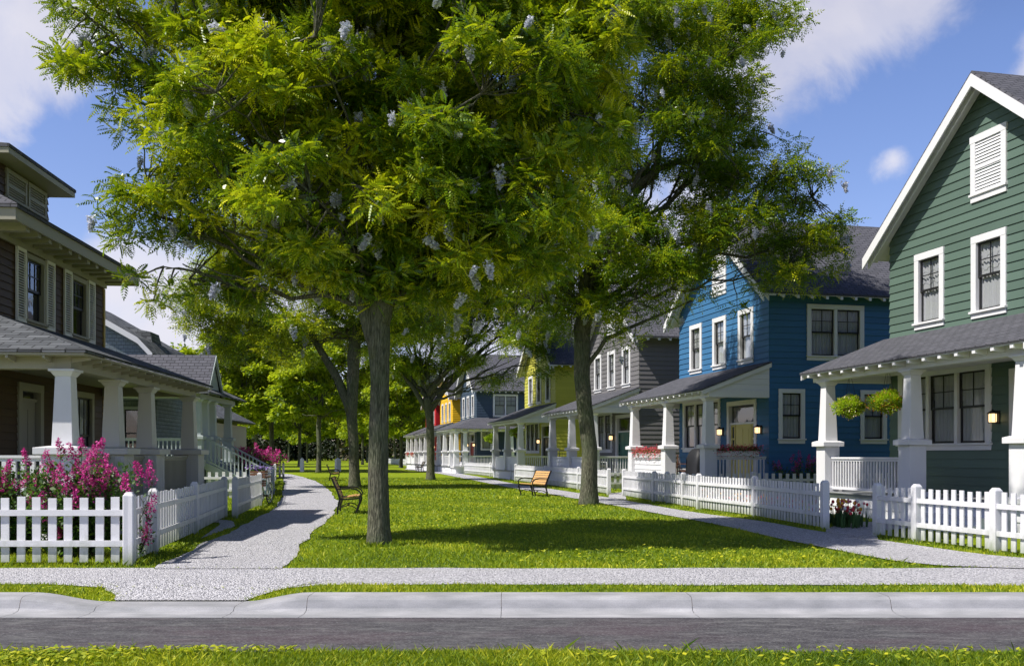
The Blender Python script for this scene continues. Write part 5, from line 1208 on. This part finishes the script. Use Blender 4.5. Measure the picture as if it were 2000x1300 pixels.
# covered grill and armchair on the blue porch
gp = rowpt(7.15+3.45, -1.2, FL); root = empty('covered_grill', gp, TH, 'black covered barbecue grill on the blue house porch', 'grill')
mb = MB(); prf = [(0,.56,.36),(.25,.55,.35),(.6,.54,.33),(.85,.56,.31),(.98,.50,.26),(1.10,.44,.20),(1.2,.32,.12),(1.23,.16,.05)]; rg = []
for z, a, b in prf:
    i = len(mb.v)
    for k in range(28):
        t = 2*math.pi*k/28; c, s = math.cos(t), math.sin(t); ex = .55; fold = 1+.03*math.sin(t*9+z*3)*(1.2-z)
        mb.v.append((math.copysign(abs(c)**ex, c)*b*fold, math.copysign(abs(s)**ex, s)*a*fold, z))
    rg.append(i)
for i, j in zip(rg[:-1], rg[1:]):
    for k in range(28): mb.f.append((i+k, i+(k+1) % 28, j+(k+1) % 28, j+k)); mb.m.append(0)
mb.f.append(tuple(rg[-1]+k for k in range(28))); mb.m.append(0); mb.build('cover', COVER, root, smooth_=True)
wb = MB()
for sy in (-.4, .4): wb.M = Matrix.Translation((.0, sy, .06)) @ Matrix.Rotation(math.pi/2, 4, 'X'); wb.lathe((-.3,0,-.02), [(.06,0),(.06,.04)], 12)
wb.M = Matrix(); wb.build('wheel', RUBBER, root)
def armchair(loc, rz, label, wm, cm, group=None):
    root = empty('armchair', loc, rz, label, 'chair', group); f = MB()
    for sx in (-.27, .27):
        for sy in (-.26, .26): f.box(sx-.02, sx+.02, sy-.02, sy+.02, 0, .62 if sy > -.3 else .62)
        f.bar((sx,-.3,.62), (sx,.3,.64), .07, .03)
    for k in range(12): x = -.25+k*.045; f.box(x, x+.02, .24, .26, .3, .95)
    for k in range(9): z = .34+k*.072; f.box(-.27, .27, .235, .25, z, z+.02)
    f.bar((-.28,.25,.97), (.28,.25,.97), .05, .05); f.box(-.27, .27, -.26, .24, .32, .36); f.build('frame', wm, root)
    c = MB(); c.box(-.23, .23, -.24, .2, .37, .47); c.build('seat', cm, root, bevel=.03); c = MB(); c.hexa([(-.22,.12,.48),(.22,.12,.48),(.22,.22,.48),(-.22,.22,.48)], [(-.2,.16,.9),(.2,.16,.9),(.2,.23,.9),(-.2,.23,.9)]); c.build('cushion', cm, root, bevel=.03); return root
armchair(rowpt(7.15+4.75, -1.2, FL), TH+1.2, 'dark wicker armchair with white cushion beside the covered grill', CRATE, WHITE)
armchair(rowpt(20.2+2.1, -1.3, FL), TH+.5, 'pale wire chair on the grey house porch behind its side rail', WHITE, GREYW)
# lattice by the lime green house
lt = MB(); 
for k in range(7): u = k*.15; lt.bar((u,0,0), (u,0,1.75), .025, .02)
for k in range(10): v = .12+k*.17; lt.bar((0,.0115,v), (.9,.0115,v), .02, .025, up=(0,1,0))
lt.box(-.05, 0, -.03, .03, 0, 1.85); lt.box(.9, .95, -.03, .03, 0, 1.85); lt.box(-.05, .95, -.03, .03, 1.80, 1.86)
o = lt.build('garden_trellis', simple('weathered_trellis', (.10,.11,.04), .7)); o.location = P(1093, 944); o.rotation_euler = (0,0,TH*.5); tag(o, 'weathered square lattice panel in front of the lime green wall', 'trellis')
# ---------------------------------------------------------------- bicycle
def bicycle():
    loc = P(517, 984); root = empty('bicycle', loc, 1.52+math.pi, 'pale bicycle leaning on the left picket fence with a flower filled crate', 'bicycle')
    def circle(r, n=28): return [(math.cos(2*math.pi*k/n)*r, 0, math.sin(2*math.pi*k/n)*r) for k in range(n+1)]
    for cx in (.52, -.52):
        t = MB(Matrix.Translation((cx,0,.34))); t.tube(circle(.335), .02, 8, cap=False); w = t.build('wheel', RUBBER, root, smooth_=True)
        s = MB(Matrix.Translation((cx,0,.34))); s.tube(circle(.31), .012, 6, cap=False)
        for k in range(18): a = k*math.pi/9; s.bar((0,.0,0), (math.cos(a)*.31,0,math.sin(a)*.31), .004, .004)
        s.lathe((0,0,-.02), [(.03,0),(.03,.04)], 8); s.build('rim', CHROME, w)
        g = MB(Matrix.Translation((cx,0,.34))); pts = [(math.cos(a)*.37, 0, math.sin(a)*.37) for a in np.linspace(-.2 if cx < 0 else .3, 2.9, 14)]; g.tube(pts, .022, 6); g.build('mudguard', CHROME, root)
    f = MB(); A, B, Cc, D_ = (-.52,0,.34), (-.12,0,.28), (-.22,0,.78), (.36,0,.82)
    for a, b, r in ((A,B,.012),(A,Cc,.011),(B,Cc,.017),(B,(.38,0,.74),.019),(Cc,D_,.017),((.33,0,.92),(.52,0,.34),.016)): f.tube([a, b], r, 8)
    f.build('frame', simple('mint_frame_paint', (.28,.45,.45), .3), root)
    h = MB(); h.tube([(.34,0,.88),(.30,0,1.10)], .012, 8); h.tube([(.22,-.33,1.10),(.30,-.26,1.13),(.34,-.1,1.09),(.34,0,1.08),(.34,.1,1.09),(.30,.26,1.13),(.22,.33,1.10)], .012, 8); h.build('handlebar', CHROME, root, smooth_=True)
    s = MB(); s.hexa([(-.38,-.08,.86),(-.08,-.03,.87),(-.08,.03,.87),(-.38,.08,.86)], [(-.40,-.10,.91),(-.06,-.02,.91),(-.06,.02,.91),(-.40,.10,.91)]); s.tube([(-.22,0,.76),(-.23,0,.87)], .014, 8); s.build('saddle', CRATE, root, bevel=.015)
    def crate(x0, x1, y, z0, z1, name):
        c = MB(); n = 3
        for k in range(n):
            a = z0+(z1-z0)*k/n+.006; b = z0+(z1-z0)*(k+1)/n-.006
            c.box(x0, x0+.014, -y, y, a, b); c.box(x1-.014, x1, -y, y, a, b); c.box(x0+.014, x1-.014, -y, -y+.014, a, b); c.box(x0+.014, x1-.014, y-.014, y, a, b)
        c.box(x0+.014, x1-.014, -y+.014, y-.014, z0, z0+.014); return c.build(name, CRATE, root)
    crate(.42, .78, .24, .86, 1.10, 'crate'); crate(.46, .74, .19, .60, .80, 'crate')
    fl = empty('basket_flowers', (loc[0]-VY*0, loc[1], loc[2]), 0) if False else None
    n = 500; q = npr.normal(0, 1, (n, 3))*np.array([.08,.12,.04])+np.array([.60,0,1.13]); leafcloud('foliage', root, q, .06, SHRUB); q = npr.normal(0, 1, (420, 3))*np.array([.09,.16,.04])+np.array([.60,0,1.17]); leafcloud('blossom', root, q, .05, VIOLET, kind='stuff')
    p = MB(); p.tube([(-.12,-.07,.28),(-.12,.07,.28)], .04, 10); p.bar((-.12,.09,.28), (-.0,.09,.16), .02, .015); p.bar((-.12,-.09,.28), (-.24,-.09,.40), .02, .015); p.box(-.04, .04, .09, .17, .145, .165); p.box(-.28, -.20, -.17, -.09, .395, .415); p.build('pedal', IRON, root)
    k = MB(); k.bar((-.2,.02,.3), (-.3,.22,.0), .015, .015); k.build('kickstand', IRON, root)
bicycle()
# weed in the kerb joint
root = empty('kerb_weed', (4.25,11.2,-.12), 0, 'small dark weed growing from the kerb joint at right', 'weed'); q = npr.normal(0, 1, (160, 3))*np.array([.05,.03,.05]); q[:,1] += (q[:,2]+.05)*.9; q[:,2] = np.maximum(q[:,2]+.02, -.02); q[:,1] += .0
q = np.concatenate([npr.normal(0, 1, (60, 3))*np.array([.035,.015,.006])+np.array([.03,-.02,-.01]), npr.normal(0, 1, (14, 3))*np.array([.01,.006,.012])+np.array([.02,.03,.08])]); leafcloud('foliage', root, q, .022, SHRUB, tm=.1)
